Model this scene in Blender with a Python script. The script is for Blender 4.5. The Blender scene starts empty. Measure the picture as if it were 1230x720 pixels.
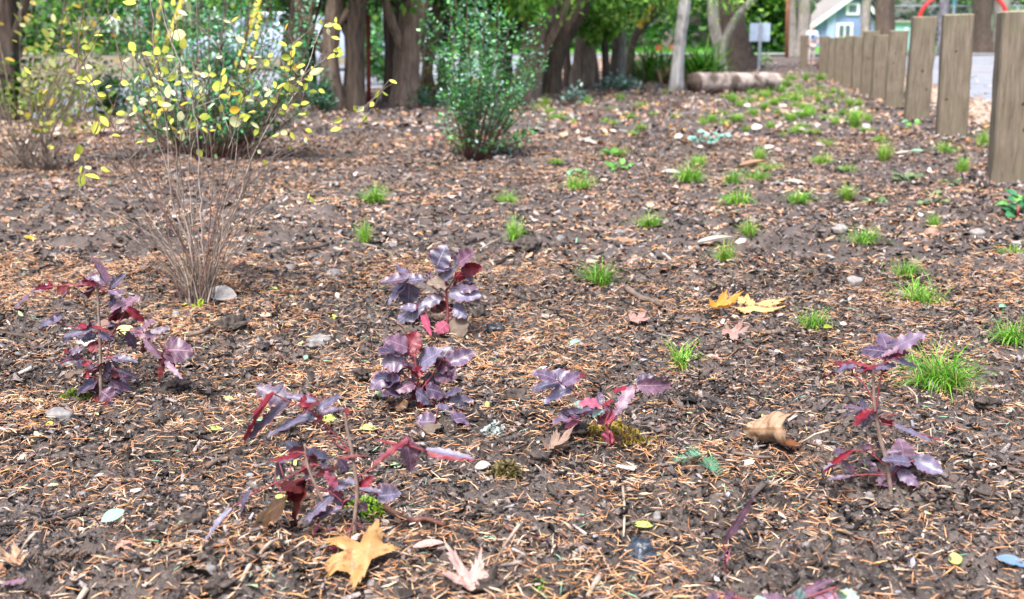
import bpy, bmesh, math, random
import numpy as np
from mathutils import Vector, Matrix, Euler, noise as noise3
R = math.radians
random.seed(7)
rng = np.random.default_rng(11)
SC = bpy.context.scene
COL = SC.collection

# ------------------------------------------------------------------ camera
CAMZ, PITCH, F = 0.65, R(12.1), 1400.0
cam_d = bpy.data.cameras.new('camera')
cam = bpy.data.objects.new('camera', cam_d); COL.objects.link(cam)
cam.location = (0, 0, CAMZ); cam.rotation_euler = (R(90) - PITCH, 0, 0)
cam_d.sensor_width = 36; cam_d.lens = F / 1230 * 36
cam_d.clip_start = 0.02; cam_d.clip_end = 2000
cam_d.dof.use_dof = True; cam_d.dof.focus_distance = 2.15; cam_d.dof.aperture_fstop = 6.3
SC.camera = cam
# ------------------------------------------------------------------ light (bright overcast)
SUN_EL, SUN_ROT = 58, 205
W = bpy.data.worlds.new('World'); SC.world = W; W.use_nodes = True
nt = W.node_tree
sky = nt.nodes.new('ShaderNodeTexSky'); sky.sky_type = 'NISHITA'; sky.sun_disc = False
sky.sun_elevation = R(SUN_EL); sky.sun_rotation = R(SUN_ROT)
sky.air_density = 1.0; sky.dust_density = 4.0; sky.ozone_density = 1.0
bg = nt.nodes['Background']; bg.inputs[1].default_value = 0.135
nt.links.new(sky.outputs[0], bg.inputs[0])
sd = bpy.data.lights.new('sun', 'SUN'); sd.energy = 3.0; sd.angle = R(14); sd.color = (1, .975, .95)
sun = bpy.data.objects.new('sun', sd); COL.objects.link(sun)
az = R(SUN_ROT)
sdir = Vector((math.sin(az) * math.cos(R(SUN_EL)), math.cos(az) * math.cos(R(SUN_EL)), math.sin(R(SUN_EL))))
sun.rotation_euler = sdir.to_track_quat('Z', 'Y').to_euler()
SC.view_settings.view_transform = 'Standard'; SC.view_settings.look = 'None'
SC.view_settings.exposure = 1.2; SC.view_settings.gamma = 1
SC.cycles.max_bounces = 6; SC.cycles.diffuse_bounces = 3; SC.cycles.glossy_bounces = 2
SC.cycles.transmission_bounces = 4; SC.cycles.caustics_reflective = False

# ------------------------------------------------------------------ noise and terrain
def h2(ix, iy, s):
    a = (ix.astype(np.int64) * 374761393 + iy.astype(np.int64) * 668265263 + s * 974711) & 0xffffffff
    a = ((a ^ (a >> 13)) * 1274126177) & 0xffffffff
    a = ((a ^ (a >> 16)) * 2246822519) & 0xffffffff
    return ((a ^ (a >> 15)) & 0xffffff) / float(0x1000000)
def vn(x, y, s=0):
    ix, iy = np.floor(x), np.floor(y); fx, fy = x - ix, y - iy
    fx = fx * fx * (3 - 2 * fx); fy = fy * fy * (3 - 2 * fy)
    a, b, c, d = h2(ix, iy, s), h2(ix + 1, iy, s), h2(ix, iy + 1, s), h2(ix + 1, iy + 1, s)
    return (a * (1 - fx) + b * fx) * (1 - fy) + (c * (1 - fx) + d * fx) * fy
def fbm(x, y, s=0, o=3):
    r = 0; a = .5; t = 0
    for k in range(o):
        r = r + a * vn(x * 2 ** k + 17.3 * k, y * 2 ** k - 9.1 * k, s + k); t += a; a *= .5
    return r / t
def worley(x, y, s=0):
    ix, iy = np.floor(x), np.floor(y); best = np.full(np.shape(x), 9.)
    for dx in (-1, 0, 1):
        for dy in (-1, 0, 1):
            cx, cy = ix + dx, iy + dy
            px, py = cx + h2(cx, cy, s), cy + h2(cx, cy, s + 5)
            best = np.minimum(best, (px - x) ** 2 + (py - y) ** 2)
    return np.sqrt(best)
def sm(x, a, b):
    t = np.clip((x - a) / (b - a), 0, 1); return t * t * (3 - 2 * t)
def terrain(y):
    return np.interp(y, [0, 22, 28, 45, 85, 120, 600], [0, 0, .04, .46, .80, 1.0, 1.0])
def bedmask(x, y):
    return sm(x - (-6.9 + .262 * y), 0, .8) * (1 - sm(x - (1.35 + .252 * y), 0, .35)) * (1 - sm(y, 36, 40))
def H(x, y, fine=True):
    x = np.asarray(x, float); y = np.asarray(y, float)
    m = bedmask(x, y)
    h = .08 * (fbm(x / 1.3, y / 1.3, 3) - .5) + .085 * (fbm(x / .33 + 5, y / .33, 9) - .5) + .03 * (fbm(x / .11 + 5, y / .11, 19, 2) - .5)
    if fine:
        patch = sm(fbm(x / .45 + 3, y / .45 + 8, 21), .38, .62)
        nf = 1 / (1 + np.maximum(y - 3, 0) * .25)
        w1 = worley(x / .045, y / .045, 31); w2 = worley(x / .019, y / .019, 37)
        h = h + nf * ((.3 + .7 * patch) * (.026 * np.clip(.75 - w1, 0, 1) + .013 * np.clip(.7 - w2, 0, 1)) + .011 * (fbm(x / .03, y / .03, 41, 2) - .5))
    if fine:
        k = sm(fbm(x / .28 + 31, y / .28 + 7, 93, 2), .54, .68) * (y < 5)
        h = h + k * (.010 + .020 * np.clip(.7 - worley(x / .026 + 3, y / .026, 33), 0, 1) + .008 * fbm(x / .009, y / .009, 34, 2) + .010 * np.clip(.7 - worley(x / .012, y / .012 + 3, 35), 0, 1))
    return terrain(y) - .012 + h * m
def Hs(x, y): return float(H(np.array([x]), np.array([y]))[0])
CP, SP = math.cos(PITCH), math.sin(PITCH)
def ray(px, py):
    u, v = (px - 615) / F, (360 - py) / F
    return Vector((u, CP + v * SP, -SP + v * CP))
def P(px, py, Y):
    d = ray(px, py); return Vector((0, 0, CAMZ)) + d * (Y / d.y)
def G(px, py):
    d = ray(px, py)
    ts = np.concatenate([np.arange(.8, 8, .004), np.arange(8, 150, .05)])
    g = CAMZ + ts * d.z - H(ts * d.x, ts * d.y)
    k = np.where(g < 0)[0]; t = ts[k[0]] if len(k) else 150
    x, y = t * d.x, t * d.y
    return Vector((x, y, Hs(x, y)))

# ------------------------------------------------------------------ materials
def newmat(name):
    m = bpy.data.materials.new(name); m.use_nodes = True
    return m, m.node_tree, m.node_tree.nodes['Principled BSDF']
def ramp(nt, fac, cols):
    r = nt.nodes.new('ShaderNodeValToRGB'); e = r.color_ramp.elements
    while len(e) < len(cols): e.new(.5)
    for i, (p, c) in enumerate(cols): e[i].position = p; e[i].color = (*c, 1)
    nt.links.new(fac, r.inputs[0]); return r.outputs[0]
def noise(nt, scale, detail=4, coord='Object', stretch=None, rough=.6):
    tc = nt.nodes.new('ShaderNodeTexCoord'); n = nt.nodes.new('ShaderNodeTexNoise')
    n.inputs['Scale'].default_value = scale; n.inputs['Detail'].default_value = detail; n.inputs['Roughness'].default_value = rough
    if stretch:
        mp = nt.nodes.new('ShaderNodeMapping'); mp.inputs['Scale'].default_value = stretch
        nt.links.new(tc.outputs[coord], mp.inputs[0]); nt.links.new(mp.outputs[0], n.inputs['Vector'])
    else: nt.links.new(tc.outputs[coord], n.inputs['Vector'])
    return n.outputs[0]
def bump(nt, b, h, strength=.5, dist=.01):
    n = nt.nodes.new('ShaderNodeBump'); n.inputs['Strength'].default_value = strength; n.inputs['Distance'].default_value = dist
    nt.links.new(h, n.inputs['Height']); nt.links.new(n.outputs[0], b.inputs['Normal'])
def mixc(nt, fac, a, b, mode='MIX'):
    n = nt.nodes.new('ShaderNodeMix'); n.data_type = 'RGBA'; n.blend_type = mode
    for s, v in ((n.inputs[0], fac), (n.inputs[6], a), (n.inputs[7], b)):
        if isinstance(v, (int, float)): s.default_value = v
        elif isinstance(v, tuple): s.default_value = (*v, 1)
        else: nt.links.new(v, s)
    return n.outputs[2]
def simple(name, c1, c2=None, scale=8, rough=.8, bs=.3, bd=.01, stretch=None, spec=.3, detail=4, lo=.35, hi=.65):
    m, nt, b = newmat(name); c2 = c2 or c1
    n = noise(nt, scale, detail, stretch=stretch)
    nt.links.new(ramp(nt, n, [(lo, c1), (hi, c2)]), b.inputs['Base Color'])
    b.inputs['Roughness'].default_value = rough; b.inputs['Specular IOR Level'].default_value = spec
    if bs: bump(nt, b, n, bs, bd)
    return m
def attrmat(name, rough=.7, spec=.3, trans=0, nscale=150, var=.5):
    m, nt, b = newmat(name)
    a = nt.nodes.new('ShaderNodeAttribute'); a.attribute_name = 'col'
    n = noise(nt, nscale, 3)
    c = mixc(nt, 1.0, a.outputs['Color'], ramp(nt, n, [(.3, (1 - var,) * 3), (.7, (1 + var * .5,) * 3)]), 'MULTIPLY')
    nt.links.new(c, b.inputs['Base Color'])
    b.inputs['Roughness'].default_value = rough; b.inputs['Specular IOR Level'].default_value = spec
    if trans: translucent(nt, b, c, trans)
    return m
def translucent(nt, b, c, amt):
    t = nt.nodes.new('ShaderNodeBsdfTranslucent'); mx = nt.nodes.new('ShaderNodeMixShader'); mx.inputs[0].default_value = amt
    nt.links.new(c, t.inputs[0]); nt.links.new(b.outputs[0], mx.inputs[1]); nt.links.new(t.outputs[0], mx.inputs[2])
    nt.links.new(mx.outputs[0], nt.nodes['Material Output'].inputs[0])
def leafmat(name, c1, c2, back=None, vein=None, rough=.45, spec=.5, trans=.2, spots=None, edge=None, scale=18, veinamt=.45, vary=.5):
    """two sided leaf: mottled blade, pale midrib and side veins, own colour underneath"""
    m, nt, b = newmat(name)
    n = noise(nt, scale, 6, 'UV') if scale < 17 else mixc(nt, .5, noise(nt, 22, 5, 'UV'), noise(nt, 3.2, 3, 'Object'))
    oi = nt.nodes.new('ShaderNodeObjectInfo')
    md = nt.nodes.new('ShaderNodeMath'); md.operation = 'MULTIPLY_ADD'; md.inputs[1].default_value = vary; md.inputs[2].default_value = -vary / 2
    nt.links.new(oi.outputs['Random'], md.inputs[0])
    ad = nt.nodes.new('ShaderNodeMath'); ad.operation = 'ADD'; nt.links.new(n, ad.inputs[0]); nt.links.new(md.outputs[0], ad.inputs[1])
    c = ramp(nt, ad.outputs[0], [(.25, c1), (.75, c2)])
    if spots:
        c = mixc(nt, ramp(nt, noise(nt, 9, 4, 'UV'), [(.56 if veinamt != .8 else .63, (0, 0, 0)), (.64 if veinamt != .8 else .69, (1, 1, 1))]), c, spots)
    tc = nt.nodes.new('ShaderNodeTexCoord'); sx = nt.nodes.new('ShaderNodeSeparateXYZ'); nt.links.new(tc.outputs['UV'], sx.inputs[0])
    def M(op, a, b_=None, c_=None):
        k = nt.nodes.new('ShaderNodeMath'); k.operation = op
        for i, v in enumerate((a, b_, c_)):
            if v is None: continue
            if isinstance(v, (int, float)): k.inputs[i].default_value = v
            else: nt.links.new(v, k.inputs[i])
        return k.outputs[0]
    av = M('ABSOLUTE', M('SUBTRACT', sx.outputs[1], .5))
    if edge:
        c = mixc(nt, ramp(nt, M('ADD', av, M('MULTIPLY', n, .12)), [(.47, (0, 0, 0)), (.56, (1, 1, 1))]), c, edge)
    mid = M('LESS_THAN', av, .022)
    side = M('LESS_THAN', M('ABSOLUTE', M('SUBTRACT', M('FRACT', M('SUBTRACT', M('MULTIPLY', sx.outputs[0], 7), M('MULTIPLY', av, 3))), .5)), .055)
    vf = M('MAXIMUM', mid, M('MULTIPLY', side, .5))
    if name.endswith('maple_leaf') or name == 'reddish_leaf':
        va = nt.nodes.new('ShaderNodeAttribute'); va.attribute_name = 'col'
        vf = M('MAXIMUM', M('GREATER_THAN', va.outputs['Fac'], .55), M('MULTIPLY', M('LESS_THAN', M('ABSOLUTE', M('SUBTRACT', M('FRACT', M('MULTIPLY', n, 14)), .5)), .09), .6))
        vein = vein or tuple(x * .6 for x in c1); veinamt = .55
    if vein: c = mixc(nt, M('MULTIPLY', vf, veinamt), c, vein)
    if back:
        ge = nt.nodes.new('ShaderNodeNewGeometry')
        cb = mixc(nt, M('MULTIPLY', vf, .4), mixc(nt, n, back, tuple(x * .55 for x in back)), tuple(min(1, x * 1.8) for x in back))
        c = mixc(nt, ge.outputs['Backfacing'], c, cb)
    nt.links.new(c, b.inputs['Base Color'])
    b.inputs['Roughness'].default_value = rough; b.inputs['Specular IOR Level'].default_value = spec
    bump(nt, b, M('ADD', M('MULTIPLY', vf, -.6), n), .35, .002)
    if trans: translucent(nt, b, c, trans)
    return m

MT = {}
def soilmat():
    m, nt, b = newmat('damp_soil')
    n1 = noise(nt, 9, 6); n2 = noise(nt, 160, 5); n3 = noise(nt, 2.2, 3)
    c = ramp(nt, n1, [(.3, (.028, .021, .018)), (.62, (.125, .098, .085)), (.8, (.22, .18, .16))])
    c = mixc(nt, ramp(nt, n2, [(.5, (0, 0, 0)), (.8, (1, 1, 1))]), c, (.27, .22, .195))
    c = mixc(nt, ramp(nt, n3, [(.45, (0, 0, 0)), (.7, (.6, .6, .6))]), c, (.18, .15, .14))
    nt.links.new(c, b.inputs['Base Color']); b.inputs['Roughness'].default_value = .75; b.inputs['Specular IOR Level'].default_value = .35
    bump(nt, b, n2, 1, .012)
    return m
MT['soil'] = soilmat()
MT['litter'] = attrmat('litter', .6, .35, nscale=220, var=.55)
MT['needle'] = attrmat('needle', .45, .5, trans=.1, nscale=90, var=.25)
MT['foliage'] = attrmat('foliage', .5, .4, trans=.45, nscale=8, var=.35)
MT['waxy_foliage'] = attrmat('waxy_foliage', .32, .7, trans=.15, nscale=30, var=.35)
MT['grass'] = attrmat('grass', .45, .4, trans=.3, nscale=40, var=.3)
_t = MT['grass'].node_tree; _m = [x for x in _t.nodes if x.type == 'MIX'][0]; _o = _t.nodes.new('ShaderNodeObjectInfo')
_c = mixc(_t, 1.0, ramp(_t, _o.outputs['Random'], [(0, (.62, .70, .5)), (.5, (1, 1, 1)), (1, (1.0, .86, .9))]), _m.outputs[2], 'MULTIPLY')
for _l in list(_t.links):
    if _l.from_node == _m and _l.to_node.type in ('BSDF_PRINCIPLED', 'BSDF_TRANSLUCENT'): _t.links.new(_c, _l.to_socket)
MT['stone'] = simple('stone', (.13, .12, .12), (.30, .28, .27), 40, .7, .4, .003)
MT['pale_stone'] = simple('pale_stone', (.20, .18, .17), (.36, .33, .31), 40, .7, .4, .003)
MT['red_stone'] = simple('red_stone', (.2, .12, .09), (.36, .22, .16), 40, .7, .4, .003)
MT['clod'] = simple('clod', (.025, .019, .016), (.11, .087, .076), 60, .85, 1, .006, detail=6)
MT['stick'] = simple('stick', (.07, .05, .04), (.2, .15, .12), 30, .7, .5, .003, (1, 1, 1))
MT['pale_stick'] = simple('pale_stick', (.28, .21, .16), (.5, .4, .32), 30, .7, .4, .002)
MT['dark_stick'] = simple('dark_stick', (.025, .02, .018), (.08, .06, .05), 30, .6, .5, .003)
MT['red_stick'] = simple('red_stick', (.08, .03, .022), (.16, .07, .05), 30, .5, .4, .002)
MT['twig'] = simple('shrub_twig', (.08, .06, .048), (.25, .20, .165), 25, .6, .3, .001)
MT['pale_twig'] = simple('pale_shrub_twig', (.24, .19, .16), (.46, .38, .33), 25, .6, .3, .001)
MT['dark_twig'] = simple('dark_shrub_twig', (.09, .045, .04), (.2, .11, .09), 25, .6, .3, .001)
MT['stalk'] = simple('red_stalk', (.16, .03, .04), (.28, .07, .08), 60, .45, .2, .001)
MT['grape_stem'] = simple('grape_stem', (.15, .10, .085), (.30, .22, .18), 60, .6, .4, .001)
MT['purple'] = leafmat('purple_leaf', (.026, .016, .038), (.150, .105, .175), back=(.20, .02, .04), vein=(.30, .18, .25), rough=.38, spec=.7, trans=.06, edge=(.24, .09, .14), vary=.35, veinamt=.8, spots=(.20, .15, .12))
MT['blue'] = leafmat('blue_purple_leaf', (.028, .025, .050), (.165, .150, .235), back=(.20, .02, .04), vein=(.30, .24, .32), rough=.38, spec=.7, trans=.05, edge=(.2, .08, .13), vary=.35, veinamt=.8, spots=(.20, .15, .12))
MT['violet'] = leafmat('violet_leaf', (.065, .024, .048), (.235, .135, .195), back=(.26, .03, .06), vein=(.40, .22, .30), rough=.4, spec=.6, trans=.1, vary=.3, veinamt=.8, spots=(.20, .15, .12))
MT['red'] = leafmat('red_leaf', (.10, .006, .014), (.28, .018, .035), back=(.26, .018, .04), vein=(.45, .08, .12), rough=.4, spec=.5, trans=.2, vary=.3)
MT['darkred'] = leafmat('dark_red_leaf', (.045, .008, .008), (.15, .02, .02), back=(.16, .02, .02), vein=(.22, .05, .04), rough=.4, spec=.5, trans=.1, vary=.3)
MT['bronze'] = leafmat('bronze_leaf', (.05, .028, .012), (.13, .045, .02), back=(.16, .03, .02), vein=(.25, .12, .03), rough=.4, trans=.1, spots=(.10, .09, .02), vary=.2)
MT['pink'] = leafmat('pink_leaf', (.28, .04, .08), (.45, .12, .19), back=(.55, .1, .18), vein=(.7, .3, .35), rough=.45, trans=.2, vary=.3)
MT['mint'] = leafmat('mint_leaf', (.17, .28, .24), (.34, .46, .42), back=(.3, .2, .25), vein=(.5, .6, .5), rough=.4, trans=.15, vary=.3)
MT['dryleaf'] = leafmat('dry_leaf', (.10, .075, .055), (.26, .20, .16), back=(.2, .15, .12), vein=(.1, .07, .05), rough=.7, spec=.2, trans=.1)
MT['yellow'] = leafmat('yellow_leaf', (.42, .52, .05), (.80, .80, .12), back=(.66, .64, .22), vein=(.85, .82, .35), rough=.4, trans=.4, vary=.7)
MT['yellow_pale'] = leafmat('pale_yellow_leaf', (.55, .58, .26), (.8, .8, .45), back=(.7, .72, .42), vein=(.85, .85, .6), rough=.4, trans=.35, vary=.5)
MT['gold'] = leafmat('gold_leaf', (.6, .38, .03), (.8, .58, .06), back=(.6, .42, .08), vein=(.75, .55, .15), rough=.45, trans=.35, spots=(.35, .16, .03))
MT['maple_gold'] = leafmat('golden_maple_leaf', (.36, .17, .045), (.56, .35, .15), back=(.4, .25, .12), vein=(.36, .2, .08), rough=.5, trans=.2, spots=(.28, .12, .045), scale=5, veinamt=0)
MT['maple_orange'] = leafmat('orange_maple_leaf', (.66, .28, .03), (.82, .52, .22), back=(.75, .30, .04), rough=.5, trans=.3, scale=4, veinamt=0)
MT['maple_tan'] = leafmat('tan_maple_leaf', (.34, .19, .11), (.55, .38, .26), back=(.42, .26, .17), rough=.55, trans=.15, spots=(.24, .10, .05), scale=5, veinamt=0)
MT['curled'] = leafmat('curled_tan_leaf', (.18, .10, .05), (.38, .25, .16), back=(.24, .08, .02), vein=(.24, .12, .05), rough=.55, trans=.12, spots=(.26, .13, .06), scale=5, veinamt=.7)
MT['maple_pink'] = leafmat('pinkish_maple_leaf', (.34, .20, .17), (.54, .38, .34), back=(.5, .33, .28), rough=.6, trans=.15, spots=(.36, .15, .11), scale=6, veinamt=0)
MT['maple_red'] = leafmat('reddish_leaf', (.32, .12, .08), (.5, .26, .19), back=(.36, .16, .11), rough=.6, trans=.15, scale=6, veinamt=0)
MT['maple_brown'] = leafmat('brown_maple_leaf', (.20, .12, .09), (.36, .25, .19), back=(.26, .17, .12), rough=.6, trans=.1, scale=6, veinamt=0)
MT['cream'] = leafmat('cream_leaf', (.42, .36, .31), (.66, .60, .54), back=(.7, .64, .56), rough=.6, trans=.2, scale=6)
MT['green_leaf'] = leafmat('green_leaf', (.28, .55, .36), (.42, .7, .5), back=(.4, .6, .4), vein=(.6, .8, .6), rough=.5, trans=.3)
MT['lime'] = leafmat('lime_leaf', (.5, .66, .14), (.7, .78, .28), back=(.6, .7, .3), vein=(.75, .8, .4), rough=.5, trans=.3)
MT['steel_leaf'] = leafmat('steel_blue_leaf', (.10, .17, .26), (.18, .27, .38), back=(.2, .25, .3), rough=.4, trans=.1)

# ------------------------------------------------------------------ object helpers
def tag(o, label=None, cat=None, group=None, kind=None):
    for k, v in (('label', label), ('category', cat), ('group', group), ('kind', kind)):
        if v: o[k] = v
    return o
def empty(name, loc, label, cat, group=None, rz=0):
    o = bpy.data.objects.new(name, None); COL.objects.link(o); o.location = loc; o.rotation_euler.z = rz
    o.empty_display_size = .05
    return tag(o, label, cat, group)
def link(name, me, mat=None, parent=None, M=None, kind=None):
    o = bpy.data.objects.new(name, me); COL.objects.link(o)
    if mat is not None and not me.materials: me.materials.append(mat)
    if parent is not None:
        o.parent = parent
        if M is not None: o.matrix_basis = Matrix.Translation(-parent.location) @ M
    elif M is not None: o.matrix_basis = M
    if kind: o['kind'] = kind
    return o
_mv = {}
def withmat(me, mat):
    """mesh data shared by everything of one shape and one material"""
    k = (me.name, mat.name)
    if k not in _mv:
        c = me.copy(); c.materials.clear(); c.materials.append(mat); _mv[k] = c
    return _mv[k]
def npmesh(name, V, Fc, col=None, smooth=False, uv=None):
    V = np.asarray(V, np.float32); Fc = np.asarray(Fc, np.int32)
    me = bpy.data.meshes.new(name); n, k = Fc.shape
    me.vertices.add(len(V)); me.vertices.foreach_set('co', V.ravel())
    me.loops.add(n * k); me.loops.foreach_set('vertex_index', Fc.ravel())
    me.polygons.add(n); me.polygons.foreach_set('loop_start', np.arange(0, n * k, k, dtype=np.int32))
    me.polygons.foreach_set('loop_total', np.full(n, k, np.int32))
    if smooth: me.polygons.foreach_set('use_smooth', np.ones(n, bool))
    me.update(calc_edges=True)
    if col is not None:
        a = me.attributes.new('col', 'FLOAT_COLOR', 'POINT')
        c = np.ones((len(V), 4), np.float32); c[:, :3] = col; a.data.foreach_set('color', c.ravel())
    if uv is not None:
        u = me.uv_layers.new(name='UVMap'); u.data.foreach_set('uv', np.asarray(uv, np.float32)[Fc.ravel()].ravel())
    return me
def rotmats(yaw, pitch, roll):
    cy, sy, cp, sp, cr, sr = np.cos(yaw), np.sin(yaw), np.cos(pitch), np.sin(pitch), np.cos(roll), np.sin(roll)
    M = np.empty((len(yaw), 3, 3))
    M[:, 0, 0] = cy * cp; M[:, 0, 1] = cy * sp * sr - sy * cr; M[:, 0, 2] = cy * sp * cr + sy * sr
    M[:, 1, 0] = sy * cp; M[:, 1, 1] = sy * sp * sr + cy * cr; M[:, 1, 2] = sy * sp * cr - cy * sr
    M[:, 2, 0] = -sp; M[:, 2, 1] = cp * sr; M[:, 2, 2] = cp * cr
    return M
def scatter(templates, pos, scl, rot, col):
    """templates: list of (V, F); returns V, F, C for all copies (each picks one template)"""
    n = len(pos); Vs, Fs, Cs = [], [], []; off = 0
    which = rng.integers(0, len(templates), n)
    for t, (tv, tf) in enumerate(templates):
        i = np.where(which == t)[0]
        if not len(i): continue
        v = np.einsum('nij,nkj->nki', rot[i], tv[None] * scl[i][:, None, :]) + pos[i][:, None, :]
        k = len(tv)
        Vs.append(v.reshape(-1, 3)); Cs.append(np.repeat(col[i], k, 0))
        Fs.append((tf[None] + (off + np.arange(len(i)) * k)[:, None, None]).reshape(-1, tf.shape[1])); off += len(i) * k
    return np.concatenate(Vs), np.concatenate(Fs), np.concatenate(Cs)
def tubev(pts, rad, n=6, wob=0, seed=0, flute=0):
    """swept tube as arrays"""
    pts = [Vector(p) for p in pts]; r_ = random.Random(seed)
    V, Fc = [], []
    up = Vector((0, .3, 1)).normalized()
    for i, p in enumerate(pts):
        d = (pts[min(i + 1, len(pts) - 1)] - pts[max(i - 1, 0)]).normalized()
        if i == 0: a = d.cross(Vector((1, 0, 0)) if abs(d.x) < .7 else Vector((0, 1, 0))).normalized()
        else: a = (a - d * a.dot(d)).normalized()
        b = d.cross(a)
        r = rad[i] if not isinstance(rad, (int, float)) else rad
        for k in range(n):
            t = 2 * math.pi * k / n
            rr = r * (1 + wob * (r_.random() - .5) + flute * math.sin(5 * t + seed) * (1 if i < len(pts) * .6 else .5))
            V.append(p + (a * math.cos(t) + b * math.sin(t)) * rr)
        if i:
            for k in range(n):
                q = (k + 1) % n
                Fc.append(((i - 1) * n + k, (i - 1) * n + q, i * n + q, i * n + k))
    return V, Fc
class MB:
    def __init__(s): s.V, s.F, s.C = [], [], []
    def add(s, V, Fc, c=None):
        o = len(s.V); s.V += [tuple(v) for v in V]; s.F += [tuple(i + o for i in f) for f in Fc]
        if c is not None: s.C += [c] * len(V)
    def tube(s, pts, rad, n=6, caps=True, **k):
        V, Fc = tubev(pts, rad, n, **k)
        if caps: Fc = Fc + [tuple(range(n - 1, -1, -1)), tuple(range(len(V) - n, len(V)))]
        s.add(V, Fc)
    def box(s, c, d, M=None, taper=1):
        x, y, z = d[0] / 2, d[1] / 2, d[2] / 2
        V = [Vector((a * x * (taper if e > 0 else 1), b * y * (taper if e > 0 else 1), e * z)) for e in (-1, 1) for b in (-1, 1) for a in (-1, 1)]
        if M is not None: V = [M @ v for v in V]
        V = [v + Vector(c) for v in V]
        s.add(V, [(0, 2, 3, 1), (4, 5, 7, 6), (0, 1, 5, 4), (2, 6, 7, 3), (0, 4, 6, 2), (1, 3, 7, 5)])
    def mesh(s, name, smooth=True, bevel=0):
        me = bpy.data.meshes.new(name); me.from_pydata(s.V, [], s.F)
        if s.C:
            a = me.attributes.new('col', 'FLOAT_COLOR', 'POINT')
            for i, c in enumerate(s.C): a.data[i].color = (*c, 1)
        if bevel:
            bm = bmesh.new(); bm.from_mesh(me)
            bmesh.ops.bevel(bm, geom=bm.edges[:], offset=bevel, segments=2, affect='EDGES', profile=.6)
            bm.to_mesh(me); bm.free()
        if smooth: me.shade_smooth()
        me.update(); return me
def local(base, pts): return [Vector(p) - Vector(base) for p in pts]
def smooth_path(pts, sub=4):
    pts = [Vector(p) for p in pts]; out = []
    for i in range(len(pts) - 1):
        a, b, c, d = pts[max(i - 1, 0)], pts[i], pts[i + 1], pts[min(i + 2, len(pts) - 1)]
        for k in range(sub):
            t = k / sub
            out.append(.5 * ((2 * b) + (c - a) * t + (2 * a - 5 * b + 4 * c - d) * t * t + (3 * b - a - 3 * c + d) * t ** 3))
    return out + [pts[-1]]

# ------------------------------------------------------------------ leaf shapes
def blade_mesh(name, rows, half, across=2, fold=.25, curl=-.15, wave=0, twist=0, seed=0, tip=0):
    """leaf along +X of length 1; half(t, side) -> half width"""
    V, uv, Fc = [], [], []; r_ = random.Random(seed); ph = r_.random() * 6
    nc = across * 2 + 1
    for i in range(rows + 1):
        t = i / rows
        for j in range(nc):
            u = (j - across) / across
            w = half(t, 1 if u > 0 else -1) * abs(u) * (1 if u > 0 else -1)
            z = fold * abs(w) + curl * t * t + wave * (abs(u) ** 2) * math.sin(t * 17 + ph + (2 if u > 0 else 0)) + tip * max(0, t - .6)
            a = twist * t
            V.append((t, w * math.cos(a) - z * math.sin(a), z * math.cos(a) + w * math.sin(a)))
            uv.append((t, .5 + .5 * u * min(1, abs(w) * 99)))
    for i in range(rows):
        for j in range(nc - 1):
            a = i * nc + j
            Fc.append((a, a + nc, a + nc + 1, a + 1))
    return npmesh(name, V, Fc, smooth=True, uv=uv)
def teeth(width, n, depth, off=0, base=.12):
    def f(t, side):
        e = width * (math.sin(math.pi * min(1, (t * .93 + .07)) ** .8) ** .75)
        if t > .97: return .004
        k = (t * n + (off if side > 0 else 0)) % 1
        spike = max(0, 1 - abs(k - .5) * 3.2)
        return max(.012, e * (1 - depth) + width * depth * spike * (1.0 if t > .1 else 0))
    return f
GRAPE = [blade_mesh('grape_leaflet', 30, teeth(.30, 5, .34, .3), 2, f, c, w, tw, s, tp)
         for s, (f, c, w, tw, tp) in enumerate([(.35, -.12, .02, .15, 0), (.15, .10, .035, -.3, -.2), (.6, -.3, .02, .4, .1), (-.25, -.2, .03, .2, .2), (.4, .05, .04, -.5, -.3), (.1, -.38, .03, .1, .2)])]
ROUNDL = [blade_mesh('round_leaflet', 26, teeth(.40, 6, .16, .4), 2, f, c, w, tw, s + 20)
          for s, (f, c, w, tw) in enumerate([(.3, -.15, .04, .2), (-.2, -.25, .05, -.3), (.5, .12, .05, .3), (.15, -.4, .06, .1)])]
def oval(w, p=.8): return lambda t, side: max(.006, w * math.sin(math.pi * min(1, t * .96 + .04)) ** p)
OVAL = [blade_mesh('oval_leaf', 9, oval(.24), 1, f, c, 0, tw, s) for s, (f, c, tw) in enumerate([(.3, -.1, .1), (.5, .15, -.2), (.1, -.25, .3), (-.2, .1, .2)])]
ROUNDOVAL = [blade_mesh('broad_oval_leaf', 9, oval(.34), 1, f, c, 0, tw, s) for s, (f, c, tw) in enumerate([(.3, -.1, .1), (.45, .15, -.2), (-.1, -.2, .3)])]
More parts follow.
